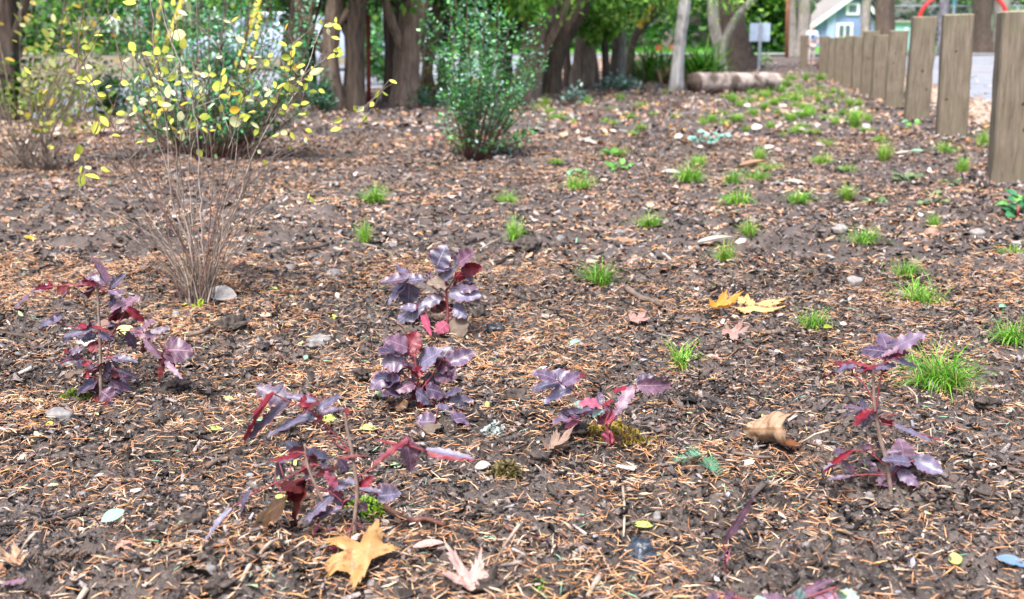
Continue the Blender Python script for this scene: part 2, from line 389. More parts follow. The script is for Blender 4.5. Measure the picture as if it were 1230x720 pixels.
def maple_mesh(name, curl=.2, crumple=.08, seed=0, lobes=((0, 1.0), (58, .92), (-58, .92), (118, .62), (-118, .62)), notch=.36, bend=0, fold=0):
    r_ = random.Random(seed); key = []; axes = []
    L = sorted([(a, r * (1 + .1 * (r_.random() - .5)), 1) for a, r in lobes])
    for i, (a, r, _) in enumerate(L):
        key += [(a - 19, r * .60), (a - 16, r * .72), (a - 13, r * .64), (a - 10, r * .84), (a - 6, r * .76), (a - 1.6, r * .97), (a, r * 1.04), (a + 1.6, r * .97), (a + 5, r * .78), (a + 9, r * .86), (a + 12, r * .66), (a + 15, r * .74), (a + 19, r * .58)]; axes.append(a)
        a2 = L[(i + 1) % len(L)][0] + (360 if i == len(L) - 1 else 0)
        nn = notch if i < len(L) - 1 else .14
        key.append(((a + a2) / 2, nn * (1 + .2 * (r_.random() - .5))))
    key.sort(); ang = np.array([k[0] for k in key]); rr = np.array([k[1] for k in key])
    nr = 7; n = len(key); V = [(0, 0, 0)]; uv = [(.5, .5)]
    ph = r_.random() * 9
    for q in range(1, nr + 1):
        for a, r in zip(ang, rr):
            s = q / nr; x, y = r * s * math.cos(R(a)), r * s * math.sin(R(a)); d = math.hypot(x, y)
            z = curl * d * d + crumple * (math.sin(x * 5 + ph) * math.cos(y * 6 + ph) + .5 * math.sin(x * 11 + y * 8 + ph)) + bend * y * abs(y) + fold * abs(x - .1)
            z += .03 * math.cos(R(a) * 5) * s
            V.append((x, y, z)); uv.append((.5 + x * .5, .5 + y * .5))
    tri = [(0, 1 + k, 1 + (k + 1) % n) for k in range(n)]
    for q in range(nr - 1):
        for k in range(n):
            a, b = 1 + q * n + k, 1 + q * n + (k + 1) % n
            tri += [(a, a + n, b + n), (a, b + n, b)]
    vc = np.zeros((len(V), 3)); vc[0] = 1
    for q in range(nr):
        for k, a in enumerate(ang):
            if a in axes: vc[1 + q * n + k] = 1
    return npmesh(name, V, tri, smooth=True, uv=uv, col=vc)
def basis(A, B, up, roll=0):
    x = (B - A); L = x.length; x.normalize()
    z = (up - x * up.dot(x)).normalized(); y = z.cross(x)
    M = Matrix((x, y, z)).transposed()
    M = M @ Matrix.Rotation(roll, 3, 'X')
    return M, L
def leaf_between(parent, me, mat, A, B, wid=1.0, roll=0., up=Vector((0, -.55, .83)), name='leaf', label=None):
    M3, L = basis(A, B, up, roll)
    M = Matrix.Translation(A) @ M3.to_4x4() @ Matrix.Diagonal((L, L * wid, L * min(wid, 1), 1))
    o = link(name, withmat(me, mat), None, parent, M)
    if label: o['label'] = label
    return o

# ================================================================== THE SETTING
# ground: one polar sheet, dense in the wedge in view
fan = np.linspace(R(-36), R(36), 300)
rest = np.arange(R(36) + R(3), R(324) - .01, R(3))
ang = np.concatenate([fan, rest])
rad = np.concatenate([[.25, .5, .8], np.exp(np.arange(math.log(1.05), math.log(3.2), .0039)), np.exp(np.arange(math.log(3.2), math.log(40), .006)), np.exp(np.linspace(math.log(40.5), math.log(900), 46))])
CY = -.25
AA, RR = np.meshgrid(ang, rad)
gx = RR * np.sin(AA); gy = CY + RR * np.cos(AA)
gz = H(gx, gy)
n, m = RR.shape
V = np.stack([gx, gy, gz], -1).reshape(-1, 3)
ii, jj = np.meshgrid(np.arange(n - 1), np.arange(m), indexing='ij'); j2 = (jj + 1) % m
Fg = np.stack([ii * m + jj, ii * m + j2, (ii + 1) * m + j2, (ii + 1) * m + jj], -1).reshape(-1, 4)[:, ::-1]
V = np.concatenate([V, [[0, CY, Hs(0, CY)]]]); c0 = len(V) - 1
me = npmesh('ground', V, Fg, smooth=True)
bm = bmesh.new(); bm.from_mesh(me); bm.verts.ensure_lookup_table()
for k in range(m): bm.faces.new((bm.verts[c0], bm.verts[(k + 1) % m], bm.verts[k]))
bm.to_mesh(me); bm.free(); me.shade_smooth()
tag(link('ground', me, MT['soil']), kind='structure')

def strip(name, mat, x0, x1, y0, y1, dz, wob=0, step=1.0, sl=.262, nx=6):
    """sheet between two lines running along the row of posts"""
    ys = np.arange(y0, y1 + step, step); us = np.linspace(0, 1, nx)
    YY, UU = np.meshgrid(ys, us, indexing='ij')
    w0 = wob * (fbm(ys / .8, ys * 0 + 3, 5) - .5); w1 = wob * (fbm(ys / .8, ys * 0 + 9, 6) - .5)
    XX = (x0 + sl * YY + w0[:, None]) * (1 - UU) + (x1 + sl * YY + w1[:, None]) * UU
    V = np.stack([XX, YY, terrain(YY) + dz], -1).reshape(-1, 3); k = len(us)
    a, b = np.meshgrid(np.arange(len(ys) - 1), np.arange(k - 1), indexing='ij')
    Fc = np.stack([a * k + b, a * k + b + 1, (a + 1) * k + b + 1, (a + 1) * k + b], -1).reshape(-1, 4)
    return tag(link(name, npmesh(name, V, Fc), mat), kind='structure')
def roadmat():
    m, nt, b = newmat('asphalt')
    c = ramp(nt, noise(nt, 1.2, 4), [(.35, (.20, .21, .235)), (.65, (.30, .31, .345))])
    c = mixc(nt, ramp(nt, noise(nt, .45, 5), [(.60, (0, 0, 0)), (.70, (.8, .8, .8))]), c, (.40, .29, .21))
    nt.links.new(c, b.inputs['Base Color']); b.inputs['Roughness'].default_value = .6
    bump(nt, b, noise(nt, 90, 3), .4, .004); return m
MT['road'] = roadmat()
MT['verge'] = simple('leafy_gravel', (.24, .18, .14), (.48, .36, .27), 5, .9, .5, .01, detail=8)
MT['lawn'] = simple('lawn', (.06, .24, .02), (.13, .38, .03), 3, .8, .5, .02, detail=6)
MT['concrete'] = simple('concrete', (.34, .34, .36), (.46, .46, .48), 3, .8, .2, .005)
strip('gravel_verge', MT['verge'], 1.5, 2.3, 1.5, 47, .006, wob=.35, step=.25, sl=.252)
strip('road', MT['road'], 2.2, 9.2, 0, 44, .011, wob=.15, step=.5, sl=.252)
strip('lawn', MT['lawn'], 9.2, 60, 0, 44, .008, sl=.252)
strip('leafy_verge', MT['verge'], -7.4, -5.9, 4, 44, .006, wob=.4, step=.25)
strip('road', MT['road'], -14, -7.35, 2, 44, .011, wob=.15, step=.5)
strip('leafy_verge', simple('rough_grass', (.10, .10, .05), (.25, .20, .15), 1.5, .9, .5, .02, detail=8), -30, -13.95, 0, 44, .008)
strip('pavement', MT['concrete'], -60, 60, 44, 46, .05)
strip('lawn', MT['lawn'], -80, 80, 46, 110, .03, step=2)
# ------------------------------------------------------------------ wooden posts
def woodmat():
    m, nt, b = newmat('weathered_post_wood')
    g = noise(nt, 14, 6, stretch=(3.2, 3.2, .28), rough=.7); k = noise(nt, 5, 2, stretch=(1, 1, 1.1)); big = noise(nt, 2.5, 3, stretch=(1, 1, .4))
    c = ramp(nt, g, [(.3, (.072, .056, .040)), (.52, (.152, .121, .087)), (.75, (.24, .20, .155))])
    c = mixc(nt, ramp(nt, big, [(.4, (0, 0, 0)), (.7, (.5, .5, .5))]), c, (.13, .105, .066))
    c = mixc(nt, ramp(nt, k, [(.70, (0, 0, 0)), (.76, (1, 1, 1))]), c, (.07, .04, .02))
    cr = noise(nt, 9, 3, stretch=(4.5, 4.5, .16), rough=.5)
    c = mixc(nt, ramp(nt, cr, [(.49, (0, 0, 0)), (.5, (.8, .8, .8)), (.51, (0, 0, 0))]), c, (.05, .04, .03))
    c = mixc(nt, ramp(nt, noise(nt, 6, 6), [(.56, (0, 0, 0)), (.68, (.55, .55, .55))]), c, (.12, .13, .07))
    nt.links.new(c, b.inputs['Base Color']); b.inputs['Roughness'].default_value = .8
    bump(nt, b, g, .9, .01); return m
MT['wood'] = woodmat()
MT['knot'] = simple('wood_knot', (.04, .025, .015), (.09, .06, .035), 60, .8)
MT['wood_end'] = simple('post_end_grain', (.2, .16, .11), (.33, .28, .2), 60, .85, .4, .003)
POSTS = [(1217, 219, .24, 'nearest and largest squared wooden post at the right edge'), (1142, 166, .205, 'second wooden post from the right, standing alone with gaps either side'),
         (1100, 143, .20, 'third wooden post from the right, with a dark knot'), (1073, 130, .20, 'fourth wooden post from the right, just left of the knotted post'), (1055, 121, .20, 'fifth wooden post from the right in the receding row'),
         (1042, 114, .21, 'sixth wooden post from the right in the receding row'), (1030, 108, .21, 'seventh wooden post from the right in the receding row'), (1018, 103, .21, 'fourth wooden post from the far end of the row'),
         (1008, 98.5, .21, 'third wooden post from the far end of the row'), (999, 95, .21, 'second wooden post from the far end of the row'), (989, 91, .22, 'farthest post of the closely spaced row, beside the blue house'),
         (965, 81, .22, 'lone short wooden post beside the distant person')]
def post_mesh(w, d, h, seed):
    r_ = random.Random(seed); b = MB(); nz = 10
    # squared timber with slightly worn corners, lifted in rings
    cs = .012
    ring = [(-w/2+cs, -d/2), (w/2-cs, -d/2), (w/2, -d/2+cs), (w/2, d/2-cs), (w/2-cs, d/2), (-w/2+cs, d/2), (-w/2, d/2-cs), (-w/2, -d/2+cs)]
    V, Fc = [], []
    for i in range(nz + 1):
        z = -.25 + (h + .25) * i / nz
        for x, y in ring:
            V.append((x + r_.uniform(-.003, .003), y + r_.uniform(-.003, .003), z + (r_.uniform(-.004, .004) if i == nz else 0)))
        if i:
            for k in range(8): Fc.append(((i-1)*8+k, (i-1)*8+(k+1) % 8, i*8+(k+1) % 8, i*8+k))
    b.add(V, Fc); t0 = (nz) * 8
    top = [(v[0]*.96, v[1]*.96, h + .006) for v in V[t0:]]
    b2 = MB(); b2.V = [tuple(v) for v in V[t0:]] + top; b2.F = [(k, (k+1) % 8, 8+(k+1) % 8, 8+k) for k in range(8)] + [tuple(range(8, 16))]
    return b.mesh('post_shaft', False), b2.mesh('post_top', False)
for i, (px, py, w, lab) in enumerate(POSTS):
    g = G(px, py); g.z -= .01
    t = empty('wooden_post', g, lab, 'post', 'squared wooden posts along the edge of the bed', rz=R(-12 + random.uniform(-3, 3)))
    s, top = post_mesh(w, .18, .875 + random.uniform(-.015, .015), i)
    link('shaft', s, MT['wood'], t); link('post_top', top, MT['wood_end'], t)
    if i < 9:
        for q in range(2):
            b = MB(); kx, kz = random.uniform(-.3, .3) * w, random.uniform(.25, .7); b.tube([(kx, -.093, kz), (kx, -.085, kz)], [.008, .016], 9, wob=.4, seed=q + i); link('knot', b.mesh('knot'), MT['knot'], t)
    t.rotation_euler.y = R(random.uniform(-1.2, 1.2)); t.rotation_euler.x = R(random.uniform(-1, 1))

# ------------------------------------------------------------------ trees
def barkmat(name, c1, c2, moss=None):
    m, nt, b = newmat(name)
    g = noise(nt, 9, 7, stretch=(3, 3, .45), rough=.7)
    c = ramp(nt, g, [(.32, c1), (.68, c2)])
    if moss: c = mixc(nt, ramp(nt, noise(nt, 3, 4), [(.5, (0, 0, 0)), (.65, (.8, .8, .8))]), c, moss)
    nt.links.new(c, b.inputs['Base Color']); b.inputs['Roughness'].default_value = .85
    bump(nt, b, g, 1, .03); return m
MT['bark'] = barkmat('brown_bark', (.085, .055, .040), (.38, .28, .215))
MT['bark_dark'] = barkmat('dark_bark', (.022, .015, .011), (.15, .108, .082))
MT['bark_grey'] = barkmat('grey_bark', (.12, .11, .10), (.42, .38, .35), moss=(.16, .17, .10))
MT['bark_pale'] = barkmat('pale_bark', (.30, .29, .29), (.72, .69, .68), moss=(.12, .11, .10))
def leafcards(centres, n_each, spread, size, cols, droop=.3, seed=0, aspect=.5):
    r = np.random.default_rng(seed); Ps, Cs = [], []
    for (c, s, k) in centres:
        nn = int(n_each * k)
        d = r.normal(size=(nn, 3)); d /= np.linalg.norm(d, axis=1)[:, None]
        p = d * (r.random(nn) ** .45)[:, None] * np.array(s) * spread
        Ps.append(p + np.array(c)); cc = np.array(cols)[r.integers(0, len(cols), nn)]
        Cs.append(cc * r.uniform(.6, 1.35, (nn, 1)))
    pos = np.concatenate(Ps); col = np.concatenate(Cs); n = len(pos)
    tv = np.array([(0, 0, 0), (.45, .5, .06), (1, 0, -.1), (.45, -.5, .06)]) * np.array([1, aspect, 1]); tf = np.array([(0, 1, 2, 3)])
    sc = size * r.uniform(.55, 1.4, (n, 1)) * np.ones((n, 3))
    rot = rotmats(r.uniform(0, 6.28, n), r.normal(droop, .55, n), r.normal(0, .7, n))
    v = np.einsum('nij,nkj->nki', rot, tv[None] * sc[:, None, :]) + pos[:, None, :]
    return v.reshape(-1, 3), (tf[None] + (np.arange(n) * 4)[:, None, None]).reshape(-1, 4), np.repeat(col, 4, 0)
CEDAR = [(.07, .21, .03), (.13, .33, .03), (.22, .44, .05), (.035, .10, .025)]
BRIGHT = [(.20, .50, .06), (.34, .64, .10), (.48, .68, .16), (.10, .30, .05)]
DARK = [(.02, .07, .02), (.045, .12, .03), (.08, .18, .05), (.03, .08, .04)]
CROWNS = {}
def crown_mesh(kind, seed):
    k = (kind, seed)
    if k not in CROWNS:
        r_ = random.Random(seed); cs = []
        for i in range(26):
            a = r_.random() * 6.28; z = r_.uniform(.0, 3.6); rr = r_.uniform(.3, 1.7) * (1 - z / 6)
            cs.append(((rr * math.cos(a), rr * math.sin(a), z), (r_.uniform(.45, .8), r_.uniform(.45, .8), r_.uniform(.3, .6)), r_.uniform(.6, 1.3)))
        v, f, c = leafcards(cs, 170, 1, .10, {'cedar': CEDAR, 'dark': DARK, 'bright': BRIGHT}[kind], .5, seed)
        CROWNS[k] = npmesh('crown', v, f, c)
    return CROWNS[k]
def tree(label, path, w0, w1, mat, Y, crown='cedar', crown_z=1.75, lean_up=None, clumps=(), group=None, flare=1.5, limbs=2, seed=0, name='cedar_tree', cat='tree', dep=0, n=16):
    """path: trunk pixels from the foot up, at distance Y; w0/w1 trunk widths in pixels at foot and at the frame's top"""
    r_ = random.Random(seed)
    g = G(*path[0]); Y = g.y
    pts = [P(x, y, Y + dep * k) for k, (x, y) in enumerate(path)]
    pts[0] = g - Vector((0, 0, .12))
    d = (pts[-1] - pts[-2]).normalized(); d = (d + Vector((0, 0, .6))).normalized()
    last = pts[-1]
    for k in range(1, 5): pts.append(last + Vector((d.x * k * .8 * .8, d.y * k * .4, d.z * k * .85)))
    sp = smooth_path(pts, 5); N = len(sp)
    pr = Y / F / 2
    rads = []
    nv = len(path) * 5
    for i in range(N):
        t = min(1, i / max(1, nv)); r = (w0 * (1 - t) + w1 * t) * pr
        if i < 4: r *= 1 + (flare - 1) * (1 - i / 4)
        if i > nv: r *= max(.25, 1 - (i - nv) / (N - nv) * .7)
        rads.append(r)
    b = MB(); b.tube([p - g for p in sp], rads, n, wob=.20, seed=seed, flute=.13)
    t = empty(name, g, label, cat, group)
    link('trunk', b.mesh('trunk'), mat, t)
    for k in range(limbs):
        s = sp[min(N - 2, nv + 2 + k * 3)] - g; a = r_.random() * 6.28
        e = [s, s + Vector((math.cos(a) * .5, math.sin(a) * .5, .35)), s + Vector((math.cos(a) * 1.1, math.sin(a) * 1.1, .9))]
        b = MB(); b.tube(smooth_path(e, 3), [rads[nv] * .45 * (1 - .1 * q) for q in range(7)], 7, wob=.1, seed=k)
        link('limb', b.mesh('limb'), mat, t)
    if group and Y < 19:
        for k in range(2):
            s = sp[5 + k * 3] - g; a = r_.choice((0, 3.14)) + r_.uniform(-.7, .7); q = r_.uniform(.3, .6)
            e = [s, s + Vector((math.cos(a) * q * .5, math.sin(a) * .3, .35)), s + Vector((math.cos(a) * q, math.sin(a) * .5, .9)), s + Vector((math.cos(a) * q * 1.1, math.sin(a) * .6, 1.7))]
            b = MB(); b.tube(smooth_path(e, 3), [rads[8] * .5 * (1 - .06 * q_) for q_ in range(10)], 9, wob=.2, seed=k + seed, flute=.1)
            link('limb', b.mesh('limb'), mat, t)
    if crown:
        if Y < 19: crown_z = min(crown_z, 1.45)
        c = link('crown', crown_mesh(crown, seed % 4), MT['foliage'], t); c['kind'] = 'stuff'
        top = sp[nv] - g
        c.location = (top.x, top.y, crown_z); c.rotation_euler.z = r_.random() * 6
    if clumps:
        v, f, cc = leafcards([((P(x, y, Y + dy) - g)[:], (rr * 2 * pr, rr * 2 * pr, rr * 2 * pr * .9), k) for (x, y, rr, k, dy) in clumps], 420, 1, .085, BRIGHT, .8, seed + 50, .45)
        o = link('low_foliage', npmesh('low_foliage', v, f, cc), MT['foliage'], t); o['kind'] = 'stuff'
    return t, g
TG = 'cedar trunks in the row behind the bed'
B_, D_, GY = MT['bark'], MT['bark_dark'], MT['bark_grey']
tree('dark cedar trunk at the far left edge behind the sparse shrub', [(8, 150), (10, 60), (6, -30)], 26, 22, D_, 13, 'dark', seed=1, group=TG)
tree('dark trunk standing behind the yellow-leaved shrub', [(357, 128), (360, 60), (366, -20)], 34, 26, D_, 15, 'dark', seed=2, group=TG)
tree('pale flared cedar trunk left of the dark trunk with the red post', [(398, 131), (396, 70), (399, 20), (404, -20)], 22, 14, B_, 15, 'cedar', 1.7, seed=3, group=TG, flare=1.7)
tree('very dark cedar trunk directly left of the red post', [(428, 134), (427, 60), (430, -20)], 18, 22, D_, 15, 'dark', 1.6, seed=4, group=TG)
tree('dark trunk close against the left side of the broad brown trunk', [(474, 127), (473, 60), (468, -20)], 22, 18, D_, 15, 'dark', 1.6, seed=5, group=TG)
tree('broad brown cedar trunk leaning right, between the red post and the green shrub', [(487, 127), (490, 70), (497, 20), (512, -30)], 31, 26, B_, 15, 'cedar', 1.5, seed=6, group=TG, flare=1.35)
tree('slim leaning trunk just right of the broad brown trunk', [(512, 117), (514, 70), (521, 20), (530, -20)], 12, 14, B_, 17, 'dark', 1.6, seed=7, group=TG)
tree('dark trunk partly hidden by the left side of the central green shrub', [(531, 112), (536, 60), (540, 0), (544, -30)], 13, 15, D_, 18, 'dark', 1.6, seed=8, group=TG)
tree('dark upright trunk behind the central green shrub', [(604, 112), (606, 60), (604, -20)], 18, 18, D_, 18, 'dark', 1.5, seed=9, group=TG, clumps=[(622, 6, 17, 1.3, -3), (640, 12, 12, 1, -3.2), (618, -2, 22, 1.2, -.3), (632, 12, 10, .8, -.4), (590, -6, 18, 1, -.2)])
tree('thick brown trunk leaning right, just right of the central green shrub', [(628, 122), (637, 80), (650, 30), (660, -20)], 34, 20, B_, 15, 'bright', 1.6, seed=10, group=TG, clumps=[(650, -12, 20, 1.2, -.4)], flare=1.25)
tree('dark curved trunk leaning right beside the thick leaning one', [(663, 114), (668, 75), (684, 35), (702, 2), (712, -25)], 17, 17, D_, 16, 'bright', 1.7, seed=11, group=TG, flare=1.8)
tree('short stout brown trunk under a bright hanging cedar branch', [(698, 106), (702, 70), (708, 30), (712, -20)], 27, 20, B_, 17, 'bright', 1.3, seed=12, group=TG, flare=1.1,
     clumps=[(735, 26, 14, 1.2, -.9), (712, 40, 12, 1., -.9), (690, 20, 15, 1.2, -.8), (715, 22, 18, 1.5, -.6), (730, 36, 12, 1.0, -.7), (699, 30, 13, 1.0, -.5), (722, -4, 22, 1.5, -.5), (690, 2, 16, 1.0, -.5), (712, 46, 8, .6, -.7), (745, 12, 10, .5, -.6), (670, -8, 14, .8, -.4)])
tree('narrow dark trunk right of the stout one', [(729, 104), (727, 60), (722, 0), (720, -20)], 8, 9, D_, 18, None, seed=13, group=TG)
tree('grey forked trunk left of the ferny clump', [(744, 100), (746, 60), (742, 0), (741, -25)], 13, 11, GY, 19, 'bright', 1.7, seed=14, group=TG)
tree('dark curved trunk crossing right behind the grey forked trunk', [(756, 98), (758, 60), (770, 32), (790, 10), (806, -20)], 9, 11, D_, 20, 'bright', 1.55, seed=15, group=TG, clumps=[(808, -6, 18, 1, -.2), (788, -4, 14, 1, .3)])
tree('pale birch-like trunk standing at the left end of the fallen log', [(811, 110), (815, 60), (820, 20), (824, -20)], 14, 13, MT['bark_pale'], 19, 'cedar', 2.6, seed=16, name='pale_tree', flare=1.3, limbs=3)
tree('large dark trunk with a broad flared foot behind the leaning grey stem', [(885, 84), (880, 40), (874, -20)], 34, 26, D_, 30, 'dark', 2.6, seed=17, name='fir_tree', flare=1.6)
tree('grey leaning stem rising to the right above the fallen log', [(861, 97), (868, 60), (882, 25), (902, 2), (915, -15)], 9, 8, GY, 22, None, seed=18, name='leaning_tree', flare=1.2, limbs=1)
tree('gnarled grey trunk immediately left of the large dark trunk', [(868, 90), (862, 50), (857, 20), (858, -20)], 12, 13, GY, 26, 'dark', 2.6, seed=19, name='gnarled_tree')
tree('grey distant trunk left of the person', [(952, 68), (952, 30), (950, -20)], 10, 9, GY, 45, 'dark', 4.6, seed=20, name='bare_tree')
tree('wide grey mottled trunk above the distant person', [(962, 68), (966, 20), (968, -20)], 16, 12, GY, 45, 'dark', 4.6, seed=21, name='bare_tree')
tree('slender grey trunk in front of the blue house', [(1040, 70), (1040, 20), (1044, -20)], 11, 10, GY, 45, 'dark', 4.6, seed=22, name='fir_tree')
tree('dark thick trunk right of the blue house', [(1062, 70), (1062, 20), (1064, -20)], 22, 20, D_, 45, 'dark', 4.6, seed=23, name='fir_tree')
tree('grey trunk behind the gap between the second and third posts', [(1132, 68), (1133, 30), (1135, -20)], 11, 10, simple('violet_grey_bark', (.13, .12, .14), (.24, .23, .27), 6), 45, 'dark', 4.6, seed=24, name='street_tree')
tree('dark thick trunk behind the gap right of the second post', [(1178, 66), (1179, 30), (1181, -20)], 22, 21, D_, 45, 'dark', 4.6, seed=25, name='fir_tree')
tree('pale streaked trunk beside the nearest post', [(1202, 66), (1203, 30), (1204, -20)], 18, 15, GY, 45, 'dark', 4.6, seed=26, name='fir_tree')
for k, (pth, w0, w1, lab, Y_) in enumerate((([(340, 122), (344, 60), (352, -20)], 11, 9, 'slender dark trunk at the left end of the cedar row', 17), ([(376, 126), (374, 60), (366, -20)], 10, 9, 'slender dark trunk leaning left, beside the pale flared trunk', 16),
        ([(414, 122), (418, 60), (412, -20)], 7, 7, 'thin dark stem squeezed between the pale flared trunk and the very dark trunk', 17), ([(520, 116), (510, 60), (494, -20)], 9, 8, 'thin dark trunk leaning left across the gap right of the broad brown trunk', 17),
        ([(552, 110), (560, 50), (574, -20)], 11, 10, 'dark trunk leaning right, mostly behind the central green shrub', 18), ([(586, 110), (580, 50), (570, -20)], 12, 11, 'dark trunk leaning left, behind the right half of the central green shrub', 18),
        ([(650, 108), (664, 60), (690, 0), (700, -20)], 10, 10, 'slender dark trunk leaning strongly right behind the thick leaning one', 18), ([(683, 104), (680, 60), (672, 0), (668, -20)], 9, 9, 'slender dark trunk just left of the stout brown trunk', 18),
        ([(716, 102), (712, 60), (700, 0), (694, -20)], 8, 8, 'slender dark trunk just right of the stout brown trunk', 19), ([(735, 100), (740, 50), (752, -20)], 7, 8, 'slender dark trunk touching the grey forked trunk on its left', 20))):
    tree(lab, pth, w0, w1, D_, Y_, 'dark' if k % 2 else 'cedar', 1.25, seed=60 + k, group=TG, limbs=1, n=12, flare=1.6)
# distant woods: one mass
cs = []
r_ = random.Random(5)
for i in range(520):
    u = r_.uniform(-46, 42); Y = r_.uniform(62, 96)
    if u > 12.5: Y = r_.uniform(106, 125)
    x = u / 60 * Y
    cs.append(((x, Y, r_.uniform(.6, 9)), (r_.uniform(1.6, 3.4), 1.5, r_.uniform(1.2, 2.8)), r_.uniform(.6, 1.3)))
v, f, c = leafcards(cs, 75, 1, .85, DARK + [(.08, .2, .06), (.16, .3, .1), (.24, .32, .16), (.2, .16, .15)], .2, 3, .7)
tag(link('distant_woods', npmesh('distant_woods', v, f, c), MT['foliage']), 'mass of dark green woodland beyond the roads and lawn', 'woods', kind='stuff')
cs = []
for i in range(90):
    u = r_.uniform(-42, 8); Y = r_.uniform(44, 56); x = u / 60 * Y
    cs.append(((x, Y, r_.uniform(.4, 3.4)), (r_.uniform(1., 2.), 1., r_.uniform(.7, 1.6)), 1))
for i in range(26):   # brighter bushes behind the road sign
    x = P(r_.uniform(885, 940), 50, 50).x
    cs.append(((x, 50, r_.uniform(.6, 3)), (.9, .8, .9), 1.2))
v, f, c = leafcards(cs, 150, 1, .34, CEDAR + DARK + [(.10, .28, .04)], .2, 9, .6)
tag(link('hedge', npmesh('hedge', v, f, c), MT['foliage']), 'tangled green hedge running along the far side of the left road', 'hedge', kind='stuff')

# ================================================================== THINGS IN THE BACKGROUND
def boxpart(name, mat, parent, c, d, bevel=0, rz=0, label=None):
    b = MB(); b.box(c, d, Matrix.Rotation(rz, 3, 'Z')); o = link(name, b.mesh(name, False, bevel), mat, parent)
    if label: o['label'] = label
    return o
def paint(name, c, rough=.45, var=.8, bs=.05): return simple(name, tuple(x * var for x in c), c, 6, rough, bs, .002)
MT['white'] = paint('white_paint', (.75, .77, .80)); MT['siding'] = paint('blue_siding', (.22, .28, .50), .6)
MT['siding_light'] = paint('pale_blue_siding', (.36, .43, .68), .6)
MT['roof'] = simple('roof_shingle', (.22, .20, .19), (.34, .31, .30), 4, .9, .3, .02)
MT['glass'] = paint('window_glass', (.10, .14, .18), .12)
MT['metal'] = paint('grey_metal', (.32, .36, .42), .4); MT['sign_back'] = paint('bare_aluminium', (.46, .56, .72), .35)
MT['red_paint'] = paint('red_paint', (.62, .04, .05), .35); MT['yellow_paint'] = paint('yellow_paint', (.78, .60, .08), .5)
MT['rust'] = simple('rusty_post', (.16, .03, .025), (.28, .06, .045), 20, .7, .4, .003)
MT['teal_metal'] = paint('teal_metal', (.12, .34, .42), .45); MT['blue_pole'] = paint('pale_blue_pole', (.42, .56, .72), .5)
# house
HY = 95.0; hl = P(978, 0, HY).x; hr = P(1056, 0, HY).x; z0 = float(terrain(HY))
g = Vector(((hl + hr) / 2, HY, z0)); house = empty('house', g, 'blue gabled house with white trim behind the far end of the posts', 'house')
hw = (hr - hl); ez = P(980, 30, HY).z - z0; apx = P(1030, -8, HY).x - g.x; apz = ez + (P(0, -8, HY).z - P(0, 30, HY).z)
b = MB(); L2 = -hw / 2; Rr = hw / 2; D = 8
V = [(L2, 0, -.5), (Rr, 0, -.5), (Rr, 0, ez), (apx, 0, apz), (L2, 0, ez)]; V += [(x, D, z) for x, y, z in V]
b.add(V, [(0, 1, 2, 3, 4), (9, 8, 7, 6, 5), (0, 5, 6, 1), (1, 6, 7, 2), (5, 0, 4, 9)])
link('wall', b.mesh('wall', False), MT['siding'], house)
b = MB()
for k in range(26):
    z = -.2 + k * .2
    if z > ez: break
    b.box((0, -.012, z), (hw, .02, .012))
o = link('siding_lap', b.mesh('siding_lap', False), MT['siding_light'], house)
boxpart('corner_wall', MT['siding_light'], house, (P(1000, 0, HY).x - g.x, -.06, ez / 2 + .5), (.7, .10, ez + 1.2))
for s, (a, c_) in enumerate((((L2 - .5, ez - .35), (apx, apz + .05)), ((apx, apz + .05), (Rr + .5, ez - .2)))):
    b = MB(); V = [(a[0], -.5, a[1]), (c_[0], -.5, c_[1]), (c_[0], D + .5, c_[1]), (a[0], D + .5, a[1])]; V += [(x, y, z + .2) for x, y, z in V]
    b.add(V, [(3, 2, 1, 0), (4, 5, 6, 7), (0, 1, 5, 4), (1, 2, 6, 5), (2, 3, 7, 6), (3, 0, 4, 7)]); link('roof', b.mesh('roof', False), MT['roof'], house)
    b = MB(); V = [(a[0], -.53, a[1] - .2), (c_[0], -.53, c_[1] - .2), (c_[0], -.53, c_[1] + .22), (a[0], -.53, a[1] + .22)]; V += [(x, y + .03, z) for x, y, z in V]
    b.add(V, [(0, 1, 2, 3), (7, 6, 5, 4), (0, 4, 5, 1), (3, 2, 6, 7)]); link('bargeboard', b.mesh('bargeboard', False), MT['white'], house)
for (x0, y0, x1, y1, nm) in ((1006, 30, 1022, 45, 2), (1018, 6, 1030, 16, 1)):
    a = P(x0, y1, HY) - g; c_ = P(x1, y0, HY) - g; cx, cz = (a.x + c_.x) / 2, (a.z + c_.z) / 2; w, h = c_.x - a.x, c_.z - a.z
    f = boxpart('window_frame', MT['white'], house, (cx, -.08, cz), (w + .3, .1, h + .3))
    for k in range(nm):
        boxpart('pane', MT['glass'], f, (cx - w / 2 + w * (k + .5) / nm, -.14, cz), (w / nm - .14, .03, h - .1))
# road sign seen from behind
g = G(911, 84); dY = g.y; t = empty('road_sign', g, 'blank grey back of a road sign on a metal post', 'sign')
pr = dY / F
top = P(911, 28, dY).z - g.z; bot = P(911, 50, dY).z - g.z
boxpart('sign_post', MT['metal'], t, (0, -.03, (top) / 2 - .1), (3.2 * pr, .05, top + .25))
boxpart('sign_panel', MT['sign_back'], t, (0, .02, (top + bot) / 2), (24 * pr, .012, top - bot), .004)
